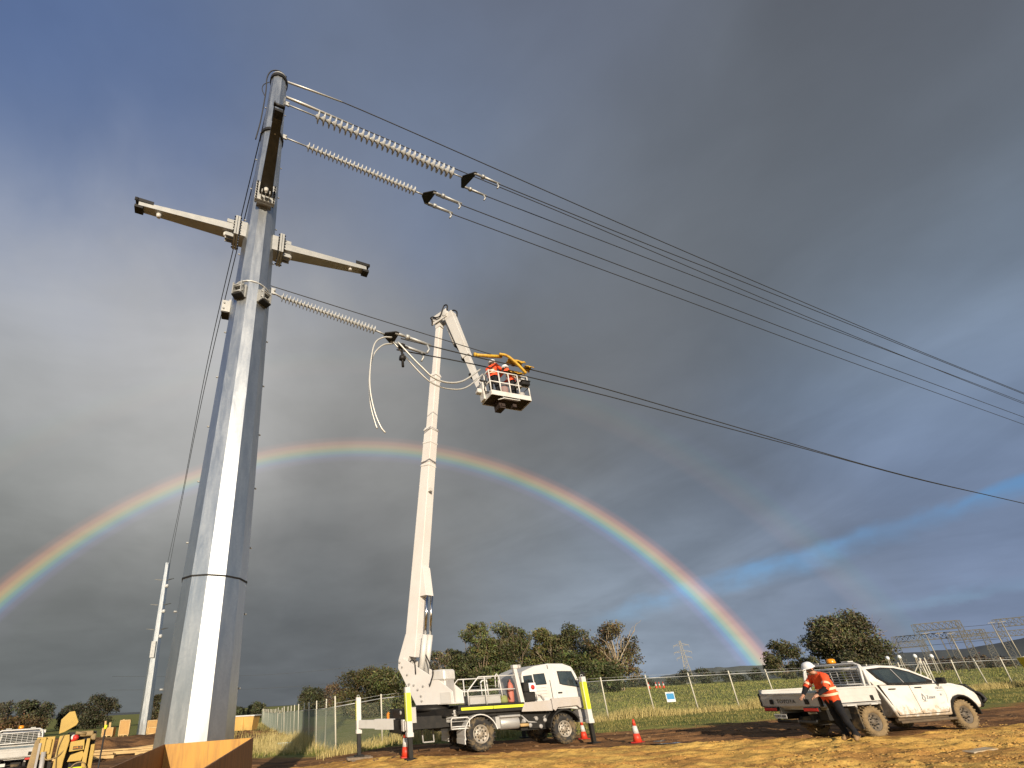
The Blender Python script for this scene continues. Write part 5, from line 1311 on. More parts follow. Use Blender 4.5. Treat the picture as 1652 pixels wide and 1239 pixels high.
        lettering('HILUX', .085, TEXTG, dn, frame((2.50, tm(1.04) - .0135, 1.045), (1, 0, 0), (0, 0, 1)))
        mb = MB(); mb.b2(2.40, 2.61, tm(.98) - .0135, tm(.98) - .0115, .978, .988); mb.b2(2.44, 2.50, tm(.88) - .0135, tm(.88) - .0115, .855, .905); mb.build('door_sticker', TEXTG, dn)
    # headboard rack behind the cab
    mb = MB(); x = .33; y0, y1 = .05, W_ - .05
    mb.tube([(x, y0, .82), (x, y0 + .02, 1.55), (x, y0 + .08, 1.70), (x, y0 + .2, 1.76), (x, y1 - .2, 1.76), (x, y1 - .08, 1.70), (x, y1 - .02, 1.55), (x, y1, .82)], .034, 8)
    mb.tube([(x - .25, y0, .84), (x - .06, y0 + .05, 1.60), (x, y0 + .12, 1.73)], .028, 8); mb.tube([(x - .25, y1, .84), (x - .06, y1 - .05, 1.60), (x, y1 - .12, 1.73)], .028, 8)
    mb.tube([(x, y0, 1.24), (x, y1, 1.24)], .024, 6); mb.tube([(x, y0 + .02, 1.64), (x, y1 - .02, 1.64)], .02, 6); rk = mb.build('headboard_rack', WHITE, u)
    mb = MB()
    for k in range(1, 9): y = y0 + (y1 - y0) * k / 9; mb.bar((x + .01, y, 1.24), (x + .01, y, 1.64), .012)
    for k in range(1, 6): z = 1.24 + .4 * k / 6; mb.bar((x + .01, y0 + .02, z), (x + .01, y1 - .02, z), .012)
    mb.build('mesh_screen', WHITE, rk)
    MB().add([(.405, .25, 1.28), (.405, 1.55, 1.28), (.395, 1.50, 1.60), (.395, .30, 1.60), (.43, .25, 1.28), (.43, 1.55, 1.28), (.43, 1.50, 1.60), (.43, .30, 1.60)], [(0, 1, 2, 3), (7, 6, 5, 4), (0, 4, 5, 1), (1, 5, 6, 2), (2, 6, 7, 3), (3, 7, 4, 0)]).build('rear_window', GLASS, body)
    mb = MB(); mb.b2(x - .02, x + .24, .25, W_ - .25, 1.775, 1.80, .008); mb.tube([(.4, .35, 1.70), (.4, .35, 1.80)], .02, 6); mb.tube([(.4, 1.45, 1.70), (.4, 1.45, 1.80)], .02, 6); bb = mb.build('beacon_bar', BLACK, rk)
    mb = MB(); mb.lathe([(.10, 0), (.105, .02), (.10, .10), (.07, .125), (.001, .13)], (x + .1, .92, 1.80), (0, 0, 1), 16); mb.build('beacon', AMBER, bb)
    mb = MB(); mb.b2(x + .02, x + .2, .40, .58, 1.80, 1.83); mb.b2(x + .02, x + .2, 1.25, 1.45, 1.80, 1.83); mb.build('lamp_strip', WHITE, bb)
    mb = MB(); mb.b2(.0, .30, .1, 1.7, .83, 1.12, .02); mb.b2(-.7, -.2, .9, 1.5, .83, 1.0, .02); mb.build('tray_load', mat('grey_blue_gear', (.10, .13, .14), .6, 0, (.2, .22, .22), 4., .7), tray)
    return u


UH = radians(90 - 78)
ute = make_ute('white muddy tray ute parked side on with a worker at its tailgate', (11.79, 13.95, .10), UH, True)
u2 = copy_tree(ute); u2['label'] = 'white tray ute seen from behind beside the tan machine'
for ch in list(u2.children_recursive):
    if ch.name.split('.')[0] in ('lettering', 'door_emblem', 'door_sticker'): bpy.data.objects.remove(ch)
UX, UY, UR = -16.0, 23.4, radians(90 + 34)
u2.location = (UX, UY, gnd(UX, UY)); u2.rotation_euler = (0, 0, UR)

# ------------------------------------------------------------------ tan machine at the left
MX, MY = -7.0, 10.95
mz = gnd(MX, MY)
mc = thing('compact_machine', 'tan compact machine standing upright with a raised six-sided flap', 'machine', (MX, MY, mz), atan2(MX, -MY) + 0.0)
mc.rotation_euler = (0, 0, atan2(-MX, MY) * 1.0)
# local: x to the right, y away from the camera, z up from the ground; heights above eye-level datum
def hz(z): return z - mz
mb = MB(); mb.prism([(-.20, hz(-.3)), (-.16, hz(.9)), (-.15, hz(1.26)), (.02, hz(1.28)), (.04, hz(1.16)), (.0, hz(.8)), (-.02, hz(-.3))], -.08, .14); mb.build('mast', TAN, mc, bevel=.012)
mb = MB(); mb.prism([(-.17, hz(1.30)), (-.18, hz(1.56)), (-.06, hz(1.70)), (.03, hz(1.71)), (.13, hz(1.50)), (.10, hz(1.44)), (-.08, hz(1.33))], -.04, -.01); mb.build('raised_flap', TAN, mc, bevel=.006)
mb = MB(); mb.b2(-.52, -.22, .0, .05, hz(.86), hz(1.26)); mb.b2(-.46, -.26, -.03, .0, hz(.95), hz(1.22), .01); mb.b2(-.40, -.36, -.05, -.02, hz(.88), hz(1.26), .01); mb.build('side_panel', TAN, mc, bevel=.008)
mb = MB(); mb.prism([(-.62, hz(-.3)), (-.58, hz(.8)), (-.54, hz(1.22)), (-.46, hz(1.24)), (-.47, hz(.8)), (-.50, hz(-.3))], -.02, .12); mb.build('frame_rail', TAND, mc, bevel=.01)
mb = MB(); mb.b2(-.47, -.43, -.05, .0, hz(.25), hz(1.16)); mb.tube([(-.33, -.02, hz(.3)), (-.36, -.03, hz(1.0))], .045, 10); mb.build('ram', GREY, mc)
mb = MB(); mb.b2(-.42, -.20, .05, .3, hz(.2), hz(.9)); mb.b2(-.02, .5, .12, .5, hz(-.3), hz(1.3)); mb.b2(-.6, .55, .2, .7, hz(-.5), hz(.5)); mb.build('dark_core', BLACK, mc)
mb = MB(); mb.b2(-.40, -.16, -.02, .06, hz(.60), hz(.66), .01); sbp = mb.build('fluoro_strip', YEL, mc)
mb = MB(); mb.b2(.10, .42, -.06, .0, hz(.62), hz(.68), .01); mb.build('fluoro_strip', YEL, mc)
mb = MB(); mb.prism([(.06, hz(.96)), (.06, hz(1.14)), (.30, hz(1.17)), (.32, hz(.98))], -.05, .08); hp_ = mb.build('plate_holder', TAN, mc, bevel=.008)
mb = MB(); mb.b2(.12, .285, -.062, -.052, hz(.995), hz(1.055)); npl = mb.build('number_plate', PLATEM, hp_)
lettering('APR-21', .052, PLATET, npl, frame((.2025, -.0645, hz(1.025)), (1, 0, 0), (0, 0, 1)))
mb = MB(); mb.prism([(.06, hz(.78)), (.1, hz(.9)), (.3, hz(.96)), (.34, hz(.9)), (.3, hz(.78))], -.03, .1); mb.build('cover_plate', TAN, mc, bevel=.01)
mb = MB(); mb.prism([(.33, hz(-.3)), (.32, hz(.8)), (.34, hz(1.18)), (.40, hz(1.18)), (.40, hz(.8)), (.43, hz(-.3))], -.06, .1); mb.prism([(.44, hz(-.3)), (.43, hz(1.06)), (.50, hz(1.07)), (.52, hz(-.3))], -.02, .1); mb.build('right_upright', TAN, mc, bevel=.01)
mb = MB(); mb.b2(.20, .44, .0, .12, hz(1.22), hz(1.32), .02); mb.b2(.40, .50, .0, .1, hz(1.14), hz(1.26), .02); mb.tube([(.12, .02, hz(1.30)), (.3, .0, hz(1.27))], .03, 8); mb.build('linkage', TAND, mc)
mb = MB(); mb.lathe([(.05, -.08), (.055, -.06), (.055, .05), (.03, .08)], (.12, -.02, hz(1.20)), (.5, -.7, .4), 12); rl = mb.build('red_lamp', RED, mc)
mb = MB(); mb.lathe([(.056, -.02), (.056, .02)], (.10, -.01, hz(1.215)), (.5, -.7, .4), 12); mb.build('lamp_band', WHITE, rl)
mb = MB(); mb.tube(catenary([(.05, -.03, hz(1.1)), (-.12, -.1, hz(.9)), (-.30, -.06, hz(.86)), (-.36, -.05, hz(1.0))], 14), .012, 6); mb.tube(catenary([(-.08, -.09, hz(1.28)), (-.14, -.1, hz(1.0)), (-.1, -.1, hz(.6))], 10), .01, 6)
mb.tube(catenary([(.1, -.07, hz(.60)), (.2, -.1, hz(.74)), (.36, -.1, hz(.74)), (.46, -.06, hz(.5))], 14), .012, 6); mb.build('hose', TAND, mc)
mb = MB()
for s_ in (-.42, .42): mb.lathe([(.18, -.12), (.3, -.13), (.33, -.1), (.33, .1), (.3, .13), (.18, .12)], (s_, .35, .33), (1, 0, 0), 18)
mb.build('tyres', RUBBER, mc)
ps = thing('marker_stake', 'thin dark stake with a yellow tip beside the tan machine', 'stake', (-6.55, 11.4, gnd(-6.55, 11.4)))
z0 = gnd(-6.55, 11.4); mb = MB(); mb.tube([(0, 0, 0), (.03, 0, 1.35 - z0)], .016, 6); mb.build('shaft', DARKW, ps); mb = MB(); mb.tube([(.03, 0, 1.33 - z0), (.03, 0, 1.41 - z0)], .03, 8); mb.build('tip', YEL, ps)

# ------------------------------------------------------------------ yard clutter at the left
random.seed(21)
LAB = ['longest pale plank lying in front of the dirt heap', 'pale plank lying slantwise across the dirt by the pole', 'short pale plank nearest the tan machine', 'pale plank lying under the slanting plank',
       'pale plank nearest the orange bag', 'thick pale bearer lying behind the other planks', 'pale plank end close to the formwork', 'thin pale batten leaning up the dirt heap']
PL = [(-16.4, 31.0, 3.6, .30, 12), (-15.6, 33.5, 4.6, .5, 28), (-18.2, 30.2, 3.2, .25, 8), (-14.0, 32.8, 3.4, .3, 2), (-13.6, 30.8, 3.8, .3, 10), (-13.4, 36.5, 3.0, .3, 0), (-12.8, 34.2, 3.0, .3, 5), (-15.0, 37.0, 5.0, .2, 22)]
for lb, (x, y, ln, w, a) in zip(LAB, PL):
    mb = MB(); mb.box((0, 0, .12), (ln, w, .16), 0, .01); mb.box((ln * .02, w * .1, .27), (ln * .9, w * .8, .08), .02, .01)
    o = mb.build('timber_plank', TIMBER); o.location = (x, y, gnd(x, y)); o.rotation_euler = (0, radians(-4 if a > 20 else 0), radians(a)); tag(o, lb, 'plank', 'planks scattered on the dirt')
bg = thing('orange_bag', 'bright orange bag lying by the planks left of the pole', 'bag', (-14.1, 34.0, gnd(-14.1, 34.0)))
mb = MB(); mb.lathe([(.1, 0), (.42, .08), (.46, .35), (.38, .62), (.15, .78), (.04, .82)], (0, 0, 0), (0, 0, 1), 12); mb.build('sack', ORANGE, bg); mb = MB(); mb.lathe([(.10, 0), (.07, .06), (.14, .16)], (0, 0, .78), (0, 0, 1), 10); mb.build('neck', ORANGE, bg)


def crate(label, x, y, w, d, h, rz, m=CRATEM, group='plywood crates in the yard'):
    c = thing('plywood_crate', label, 'crate', (x, y, gnd(x, y)), rz, group)
    mb = MB(); mb.b2(-w / 2, w / 2, -d / 2, d / 2, .14, h, .01); mb.build('box', m, c)
    mb = MB()
    for s_ in (-1, 1):
        mb.b2(s_ * w * .46 - .05, s_ * w * .46 + .05, -d / 2 - .03, -d / 2 - .005, .14, h); mb.b2(-w / 2, w / 2, -d / 2 - .03, -d / 2 - .006, (h - .1) if s_ > 0 else .15, h if s_ > 0 else .26)
    mb.build('batten', TIMBER, c)
    mb = MB()
    for k in (-.4, 0, .4): mb.b2(w * k - .06, w * k + .06, -d / 2, d / 2, .0, .14)
    mb.build('skid', TIMBER, c); return c


crate('plywood crate just left of the distant pole foot', -36.7, 68.5, 1.2, 1.0, 1.9, .4); crate('low plywood crate left of the others by the distant pole', -38.4, 68.0, 1.3, 1.0, 1.1, .2)
crate('plywood crate showing between the distant pole and the tall pole', -32.6, 67.5, 1.4, 1.1, 1.7, .5); crate('low plywood crate in front of the one right of the distant pole', -30.3, 63.5, 1.3, 1.1, .9, .1)
for k, (x, y, h, lb) in enumerate(((-39.4, 69, 1.9, 'pale upright board leaning left of the crates, tallest'), (-39.0, 69.2, 1.7, 'pale upright board leaning left of the crates, shorter'), (-37.6, 69.5, 2.0, 'pale upright board behind the low crate'), (-31.2, 66.5, 1.5, 'pale board standing right of the distant pole'))):
    o = MB().b2(-.12, .12, -.03, .03, 0, h, .01).build('upright_board', TIMBER); o.location = (x, y, gnd(x, y)); o.rotation_euler = (.06, .05 * (k - 1.5), .3 * k); tag(o, lb, 'board', 'boards among the crates')
sk = thing('skip_bin', 'yellow skip bin with a white lid behind the tall pole', 'bin', (-18.7, 60.5, gnd(-18.7, 60.5)), radians(-8))
mb = MB(); mb.add([(-1.05, -.7, .35), (1.05, -.7, .35), (1.05, .7, .35), (-1.05, .7, .35), (-1.3, -.85, 1.75), (1.3, -.85, 1.75), (1.3, .85, 1.75), (-1.3, .85, 1.75)], [(0, 3, 2, 1), (4, 5, 6, 7), (0, 1, 5, 4), (1, 2, 6, 5), (2, 3, 7, 6), (3, 0, 4, 7)]); mb.b2(-.1, .1, -.90, -.70, .35, 1.7); mb.build('bin_body', mat('tan_yellow_bin', (.60, .36, .10), .55, 0, (.48, .28, .08), 2.), sk)
mb = MB(); mb.b2(-1.42, 1.42, -.95, .95, 1.75, 1.88, .02); mb.build('lid', WHITE, sk); mb = MB()
for x in (-.8, .8): mb.b2(x - .15, x + .15, -.6, .6, 0, .35)
mb.build('foot', BLACK, sk)
b = thing('barrier_rail', 'white barrier rail far behind the dirt heap', 'barrier', (-53.3, 76, gnd(-53.3, 76)), radians(35)); mb = MB(); mb.b2(-1.1, 1.1, -.04, .04, .85, 1.25); mb.build('panel', WHITE, b)
for q in (-.9, .9):
    mb = MB(); mb.b2(q - .06, q + .06, -.2, .2, 0, .9); mb.build('stand', GREY, b)
# small pale scraps in the grass
lt = thing('folded_crate', 'pale wire basket dropped in the dry grass by the fence', 'basket', (-6.9, 29.3, gnd(-6.9, 29.3)), .3)
mb = MB()
for k in range(7): mb.bar((-.36 + .12 * k, 0, .0), (-.30 + .12 * k, .05, .36), .022)
for z in (.08, .34): mb.bar((-.36, 0, z), (.42, .05, z), .022)
mb.build('side_frame', mat('pale_green_wire', (.42, .48, .42), .5), lt)
mb = MB(); mb.b2(-.36, .40, .05, .4, .0, .03); mb.build('base', mat('pale_green_wire', (.42, .48, .42), .5), lt)


# ------------------------------------------------------------------ traffic cones
def make_cone(label, x, y, h, group):
    z = gnd(x, y) + .02; c = thing('traffic_cone', label, 'traffic cone', (x, y, z), random.random(), group)
    b = .33 * h / .7; r0 = .14 * h / .7; r1 = .03 * h / .7
    mb = MB(); mb.b2(-b / 2, b / 2, -b / 2, b / 2, 0, .035, .01); mb.build('foot', RED, c)
    mb = MB(); rr = lambda t: r0 + (r1 - r0) * t
    mb.lathe([(rr(0), .035), (rr(.4), h * .4)], (0, 0, 0), (0, 0, 1), 16); mb.lathe([(rr(.72), h * .72), (rr(1), h), (r1 * .6, h)], (0, 0, 0), (0, 0, 1), 16); mb.build('shell', mat('cone_red', (.62, .05, .02), .5), c)
    mb = MB(); mb.lathe([(rr(.4), h * .4), (rr(.4) + .004, h * .4), (rr(.72) + .004, h * .72), (rr(.72), h * .72)], (0, 0, 0), (0, 0, 1), 16); mb.build('white_sleeve', WHITE, c); return c


GC = 'red and white cones round the work site'
make_cone('red cone with white sleeve in front of the rear outrigger leg', -.22, 16.75, .74, GC); make_cone('red cone with white sleeve alone on the mud beside the sand', 6.92, 17.0, .66, GC)
make_cone('red cone with white sleeve half hidden by the front outrigger leg', 6.02, 19.3, .62, GC)
for i, (az, lb) in enumerate(((24.25, 'leftmost'), (24.9, 'second from left'), (25.2, 'second from right'), (25.55, 'rightmost'))):
    a = radians(az); make_cone('tiny pale cone far out on the paddock, %s of the row of four' % lb, 95 * sin(a), 95 * cos(a), .95, 'row of cones on the far paddock')

# ------------------------------------------------------------------ fences
PWd, PHt, pit_ = 3.05, 1.75, .085


def chain_panel(wd):
    pm = MB()
    for sgn in (1, -1):
        k = -int(PHt / pit_) - 1
        while k * pit_ < PWd:
            x0 = k * pit_; x1 = x0 + PHt; za, zb_ = 0., PHt
            if x0 < 0: za = -x0; x0 = 0.
            if x1 > PWd: zb_ = PHt - (x1 - PWd); x1 = PWd
            if x1 > x0 + .02:
                if sgn < 0: pm.bar((PWd - x0, 0, za + .12), (PWd - x1, 0, zb_ + .12), wd)
                else: pm.bar((x0, .004, za + .12), (x1, .004, zb_ + .12), wd)
            k += 1
    me = pm.mesh('chain_link_panel'); me.materials.append(WIRE); return me


chain_me = chain_panel(.0045)
thin_me = chain_panel(.0016)


def fence(label, pts, parent_name, post_m, rail, posts_h, pw, mesh_to=99, wires=(), thin_from=99):
    p0 = pts[0]; f = thing(parent_name, label, 'fence', (p0[0], p0[1], gnd(*p0)))
    z0 = gnd(*p0); pme = None
    for i, (x, y) in enumerate(pts):
        z = gnd(x, y) - z0
        if pme is None:
            mb = MB(); mb.lathe([(pw, 0), (pw, posts_h), (pw * .6, posts_h + .02)], (0, 0, 0), (0, 0, 1), 8); o = mb.build('post', post_m, f); pme = o.data
        else: o = link_mesh('post', pme, None, f)
        o.location = (x - p0[0], y - p0[1], z)
        tl_ = ((vnoise(np.array([x * 3.]), np.array([y * 3.]))[0] - .5) * .14); o.rotation_euler = (tl_, tl_ * .7, 0)
    for i in range(len(pts) - 1):
        a, b = pts[i], pts[i + 1]; za, zb_ = gnd(*a) - z0, gnd(*b) - z0; L = math.hypot(b[0] - a[0], b[1] - a[1])
        A = Vector((a[0] - p0[0], a[1] - p0[1], za)); Bv = Vector((b[0] - p0[0], b[1] - p0[1], zb_))
        if i < mesh_to:
            o = link_mesh('chain_link_panel', thin_me if i >= thin_from else chain_me, None, f); M = frame(A, Bv - A, (0, 0, 1)); X = (Bv - A) / L
            M = Matrix.Identity(4); Z = Vector((0, 0, 1)); Y = Z.cross(X).normalized()
            for r in range(3): M[r][0] = X[r] * L / PWd; M[r][1] = Y[r]; M[r][2] = Z[r]; M[r][3] = A[r]
            o.matrix_local = M
        mb = MB()
        for z in wires: mb.bar(A + Vector((0, 0, z)), Bv + Vector((0, 0, z)), .008)
        if rail: mb.tube([A + Vector((0, 0, rail)), Bv + Vector((0, 0, rail))], .022, 6)
        if wires or rail: mb.build('top_rail' if rail else 'strand_wire', WIRE if not rail else GALV_DULL, f)
    return f


fence('chain-link field fence with pale leaning posts and dry grass at its foot', [tuple(FA + FD * (K0 + .0 if k == -5 else k)) for k in range(-5, 15)], 'chain_link_fence', POSTW, 1.88, 2.05, .036, 99, (2.02,), 5)
fence('grey-green chain-link yard fence running away behind the tall pole', [tuple(CORNER + YD * k) for k in range(0, 26)], 'chain_link_fence', POSTW, 1.88, 2.3, .034, 99, (2.0, 2.12, 2.24))
# stay braces of the gate post on the right
gx, gy = FA + FD * 9.0
br = thing('gate_brace', 'pale crossed brace of the fence corner behind the ute bonnet', 'fence brace', (gx + .3, gy + .5, gnd(gx, gy)), 0)
mb = MB(); mb.tube([(0, 0, 0), (0, 0, 2.3)], .05, 8); mb.tube([(.45, .1, 0), (.45, .1, 2.3)], .04, 8); mb.build('post', POSTW, br); mb = MB(); mb.tube([(-1.3, -.4, .1), (0, 0, 2.1)], .035, 6); mb.tube([(-1.5, -.4, 1.0), (.1, 0, 2.25)], .03, 6); mb.tube([(.45, .1, 1.3), (-1.4, -.4, .4)], .03, 6); mb.build('stay', POSTW, br)
# sign hung on the fence
sx, sy = FA + FD * 1.42
sgn = thing('fence_sign', 'small blue sign with a white lower band hung on the fence', 'sign', (sx, sy - .05, gnd(sx, sy)), atan2(FD[1], FD[0]))
mb = MB(); mb.b2(-.30, .30, -.015, .0, 0.62, 1.12); mb.build('backing', SIGNW, sgn); mb = MB(); mb.b2(-.26, .26, -.021, -.017, .75, 1.05); mb.build('blue_panel', SIGNB, sgn)
mb = MB(); mb.b2(-.2, .12, -.020, -.016, 1.07, 1.095); mb.build('text_line', TEXTG, sgn)

# yellow-topped bin at the right edge
bn = thing('tapered_bin', 'teal ribbed bin with a yellow top at the field edge', 'bin', (44.05, 36.9, gnd(44.05, 36.9)))
mb = MB(); mb.lathe([(.62, 0), (.66, .05), (.80, 1.05), (.84, 1.08), (.84, 1.16)], (0, 0, 0), (0, 0, 1), 20)
for k in range(4): mb.lathe([(.66 + .036 * k, .2 + k * .24), (.70 + .036 * k, .22 + k * .24), (.70 + .036 * k, .27 + k * .24), (.67 + .036 * k, .29 + k * .24)], (0, 0, 0), (0, 0, 1), 20)
mb.build('bin_body', TEAL, bn); mb = MB(); mb.lathe([(.84, 1.16), (.90, 1.2), (1.0, 1.85), (1.03, 1.9), (.98, 1.95), (.4, 2.0)], (0, 0, 0), (0, 0, 1), 20); mb.build('yellow_top', YELP, bn)


# ------------------------------------------------------------------ trees
def leaf_mesh(name, blobs, n_per, size, base, seed, droop=.25):
    r = np.random.default_rng(seed); V = []; C = []
    for (cx, cy, cz, rx, ry, rz, tone) in blobs:
        n = int(n_per * (rx * ry * rz) ** (1 / 1.6) + 30)
        u = r.normal(size=(n, 3)); u /= np.linalg.norm(u, axis=1)[:, None]
        rad = (.35 + .65 * r.random(n) ** .5)[:, None] * (1 + .25 * r.normal(size=(n, 1)) * .6)
        p = u * rad * np.array([rx, ry, rz]) + np.array([cx, cy, cz])
        a = r.normal(size=(n, 3)); a[:, 2] -= droop * 1.5; a /= np.linalg.norm(a, axis=1)[:, None]
        b = np.cross(a, r.normal(size=(n, 3))); b /= np.linalg.norm(b, axis=1)[:, None]
        s = size * (.6 + .8 * r.random((n, 1))); l = a * s; w = b * s * .42
        V.append(np.stack([p - l * .5, p + w * .5, p + l * .5, p - w * .5], 1).reshape(-1, 3))
        c = np.array(base) * tone * (.6 + .8 * r.random((n, 1))) * (1 + .5 * (r.random((n, 3)) - .5)); C.append(np.repeat(c, 4, 0))
    V = np.concatenate(V); n = len(V) // 4; return np_mesh(name, V, np.arange(n * 4).reshape(n, 4), np.concatenate(C))


def tree(name, label, x, y, h, w, seed, group, base=(.088, .094, .032), crown0=.22, trunk_m=BARK, lean=0., nb=38, size=.40, n_per=190, trunk_r=None, bare=0, top=1.0, cat='tree'):
    r = random.Random(seed); t = thing(name, label, cat, (x, y, gnd(x, y) - .1), r.random() * 6, group)
    t.rotation_euler = (0, 0, 0)
    blobs = []
    for i in range(nb):
        f = r.random(); z = h * (crown0 + (1 - crown0) * (i + r.random()) / nb * .93)
        q = (z / h - crown0) / (1 - crown0); env = (sin(pi * min(1, q * .80 + .14)) ** .6) * (1 - .35 * max(0, q - .6) * top)
        a = r.random() * 2 * pi; d = env * w / 2 * (.25 + .6 * r.random() ** .6)
        s = w * (.075 + .12 * r.random()) * (.75 + .4 * env)
        blobs.append((d * cos(a) + lean * q * h, d * sin(a) * .8, z, s * (1 + .3 * r.random()), s, s * (.6 + .35 * r.random()), .5 + 1.0 * r.random() ** 1.3))
    me = leaf_mesh('crown', blobs, n_per, size, base, seed); link_mesh('crown', me, LEAF, t)
    mb = MB(); tr = trunk_r or h * .028
    fork = h * (crown0 + .08); P = [(0, 0, 0), (tr * .4, 0, fork * .5), (lean * h * .1, 0, fork)]; mb.tube(P, [tr, tr * .8, tr * .62], 9)
    for b in sorted(blobs, key=lambda b: b[2])[::2][:14]:
        s_ = Vector(P[2]) * (.75 + .25 * r.random()); e = Vector(b[:3]); m_ = s_.lerp(e, .5) + Vector((0, 0, h * .03 * r.random())) + Vector((r.uniform(-.3, .3), r.uniform(-.3, .3), 0))
        mb.tube([s_, m_, e], [tr * .42, tr * .26, tr * .08], 6)
    def limb(a, b, r0, wig, depth):
        a = Vector(a); b = Vector(b); L = (b - a).length; P_ = []
        for i in range(6):
            f = i / 5; q = a.lerp(b, f) + Vector((r.uniform(-1, 1), r.uniform(-1, 1), r.uniform(-.6, .9))) * wig * L * (f > 0) * (1 - .3 * f); q.z += L * .10 * sin(pi * f); P_.append(q)
        mb.tube(P_, [r0 * (1 - .82 * i / 5) for i in range(6)], 5)
        if depth:
            for i in (2, 3, 4):
                d_ = (P_[i] - P_[i - 1]).normalized() * L * .32 + Vector((r.uniform(-1, 1), r.uniform(-1, 1), r.uniform(0, 1))) * L * .2; limb(P_[i], P_[i] + d_, r0 * .4, .08, depth - 1)
    for k in range(bare):
        a = (k + r.random() * .6) / bare * 2 - 1; z = h * r.uniform(.55, .86); limb((0, 0, fork * .85), (w * .46 * a, -w * r.uniform(.2, .42), z), tr * .38, .06, 1)
    mb.build('trunk', trunk_m, t); return t


GT = 'eucalypts beyond the field fence'
tree('gum_tree', 'tall gum tree right of the boom, highest crown of the row', 13.0, 94.1, 13.9, 8.2, 1, GT, crown0=.16, bare=3)
tree('gum_tree', 'broad dark gum tree directly left of the truck cab roof', 19.2, 95.4, 13.0, 9.0, 2, GT, crown0=.12, base=(.082, .086, .03), bare=4)
tree('gum_tree', 'rounded gum tree standing above the white truck cab', 26.4, 96.4, 11.6, 7.2, 3, GT, base=(.098, .094, .032), bare=3, trunk_m=BARKP)
tree('gum_tree', 'dark gum tree right of the cab beside the pale-trunked one', 30.4, 93.6, 11.6, 7.4, 4, GT, base=(.07, .07, .028))
tree('gum_tree', 'pale-trunked gum tree with open limbs at the right end of the row', 33.6, 84.0, 10.4, 8.0, 5, GT, base=(.10, .08, .035), trunk_m=BARKP, crown0=.22, nb=22, trunk_r=.40, bare=6, n_per=150)
tree('gum_tree', 'low bushy gum tree behind the truck cab windscreen', 24.6, 77.0, 5.8, 6.4, 6, GT, base=(.085, .095, .03), crown0=.1)
tree('gum_tree', 'low spreading gum tree left of the boom foot, brown tinted', -8.2, 91.7, 7.9, 11.5, 7, GT, base=(.09, .082, .03), crown0=.08, nb=32)
tree('gum_tree', 'low spreading gum tree behind the rear outriggers with white limbs', -1.6, 88.0, 7.0, 10.5, 8, GT, base=(.085, .088, .03), crown0=.1, trunk_m=BARKP, bare=3, nb=30)
tree('gum_tree', 'spindly gum tree with bare twigs just right of the boom foot', 6.2, 94.8, 9.4, 6.4, 9, GT, base=(.09, .08, .04), crown0=.3, trunk_m=BARKP, bare=7, n_per=90)
tree('gum_tree', 'dark gum tree behind the turret plates', 1.6, 86.5, 6.4, 6.4, 10, GT, base=(.07, .075, .03), crown0=.1)
tree('gum_tree', 'dark gum tree filling the gap behind the deck railing', 9.6, 90, 8.2, 7.0, 17, GT, base=(.07, .075, .028), crown0=.08)
tree('gum_tree', 'bushy gum tree low behind the deck railing', 14.5, 82, 5.2, 7.5, 18, GT, base=(.08, .09, .03), crown0=.06)
tree('gum_tree', 'low bushy tree at the foot of the pale-trunked gum', 29.6, 80.5, 4.4, 6.5, 19, GT, base=(.075, .085, .03), crown0=.05)
tree('gum_tree', 'reddish dead-looking tree above the receding yard fence', -15.8, 110, 6.4, 5.0, 11, GT, base=(.11, .075, .04), crown0=.25, bare=4, n_per=80)
tree('gum_tree', 'small dark tree left of the reddish one above the yard fence', -22.0, 122, 6.2, 8.0, 12, GT, base=(.06, .062, .028), crown0=.1)
tree('spreading_tree', 'big round tree rising behind the ute tray and worker', 97.0, 114.4, 12.6, 15.2, 13, 'round trees on the right', base=(.085, .08, .037), crown0=.06, nb=60, size=.55, n_per=120, top=.3, bare=6)
tree('spreading_tree', 'smaller round tree where the rainbow meets the ground', 75.4, 105.9, 7.6, 7.4, 14, 'round trees on the right', base=(.085, .082, .032), crown0=.06, nb=30, size=.42, top=.3)
tree('spreading_tree', 'low dark tree between the two round trees on the right', 73.5, 96.0, 3.8, 5.2, 15, 'round trees on the right', base=(.055, .055, .026), crown0=.05, nb=20, top=.3)
tree('spreading_tree', 'low dark scrub tree under the biggest round tree', 84.5, 100, 4.2, 7.0, 16, 'round trees on the right', base=(.06, .06, .028), crown0=.04, nb=22, top=.3)
for k, (x, y, h, w, lb) in enumerate(((9.6, 104, 10.4, 8.5, 'dark gum tree in the back row behind the boom ram'), (16.4, 106, 11.8, 9.0, 'dark gum tree in the back row between the two tallest crowns'), (23.4, 105, 11.4, 8.5, 'dark gum tree in the back row over the cab rear window'),
                                     (29.2, 104, 11.0, 8.5, 'dark gum tree in the back row right of the cab roof'), (36.5, 100, 8.0, 7.0, 'dark gum tree in the back row behind the pale-trunked one'), (2.5, 103, 8.4, 8.5, 'dark gum tree in the back row left of the boom foot'))):
    tree('gum_tree', lb, x, y, h, w, 80 + k, GT, base=(.062, .066, .026), crown0=.06, nb=40, n_per=200)
GL = 'dark trees far behind the yard'
tree('wattle_tree', 'round dark tree standing between the tan machine and the poles', -71.3, 120.5, 6.9, 8.6, 30, GL, base=(.062, .06, .032), crown0=.08, size=.42, nb=34, top=.4)
tree('wattle_tree', 'dark tree behind the raised flap of the tan machine', -79.5, 124, 5.6, 6.0, 31, GL, base=(.05, .05, .028), crown0=.1, size=.42, top=.4)
tree('wattle_tree', 'wide loose dark tree above the white ute rack', -81.2, 113.5, 6.6, 8.6, 32, GL, base=(.058, .058, .03), crown0=.12, size=.42, nb=32, top=.5)
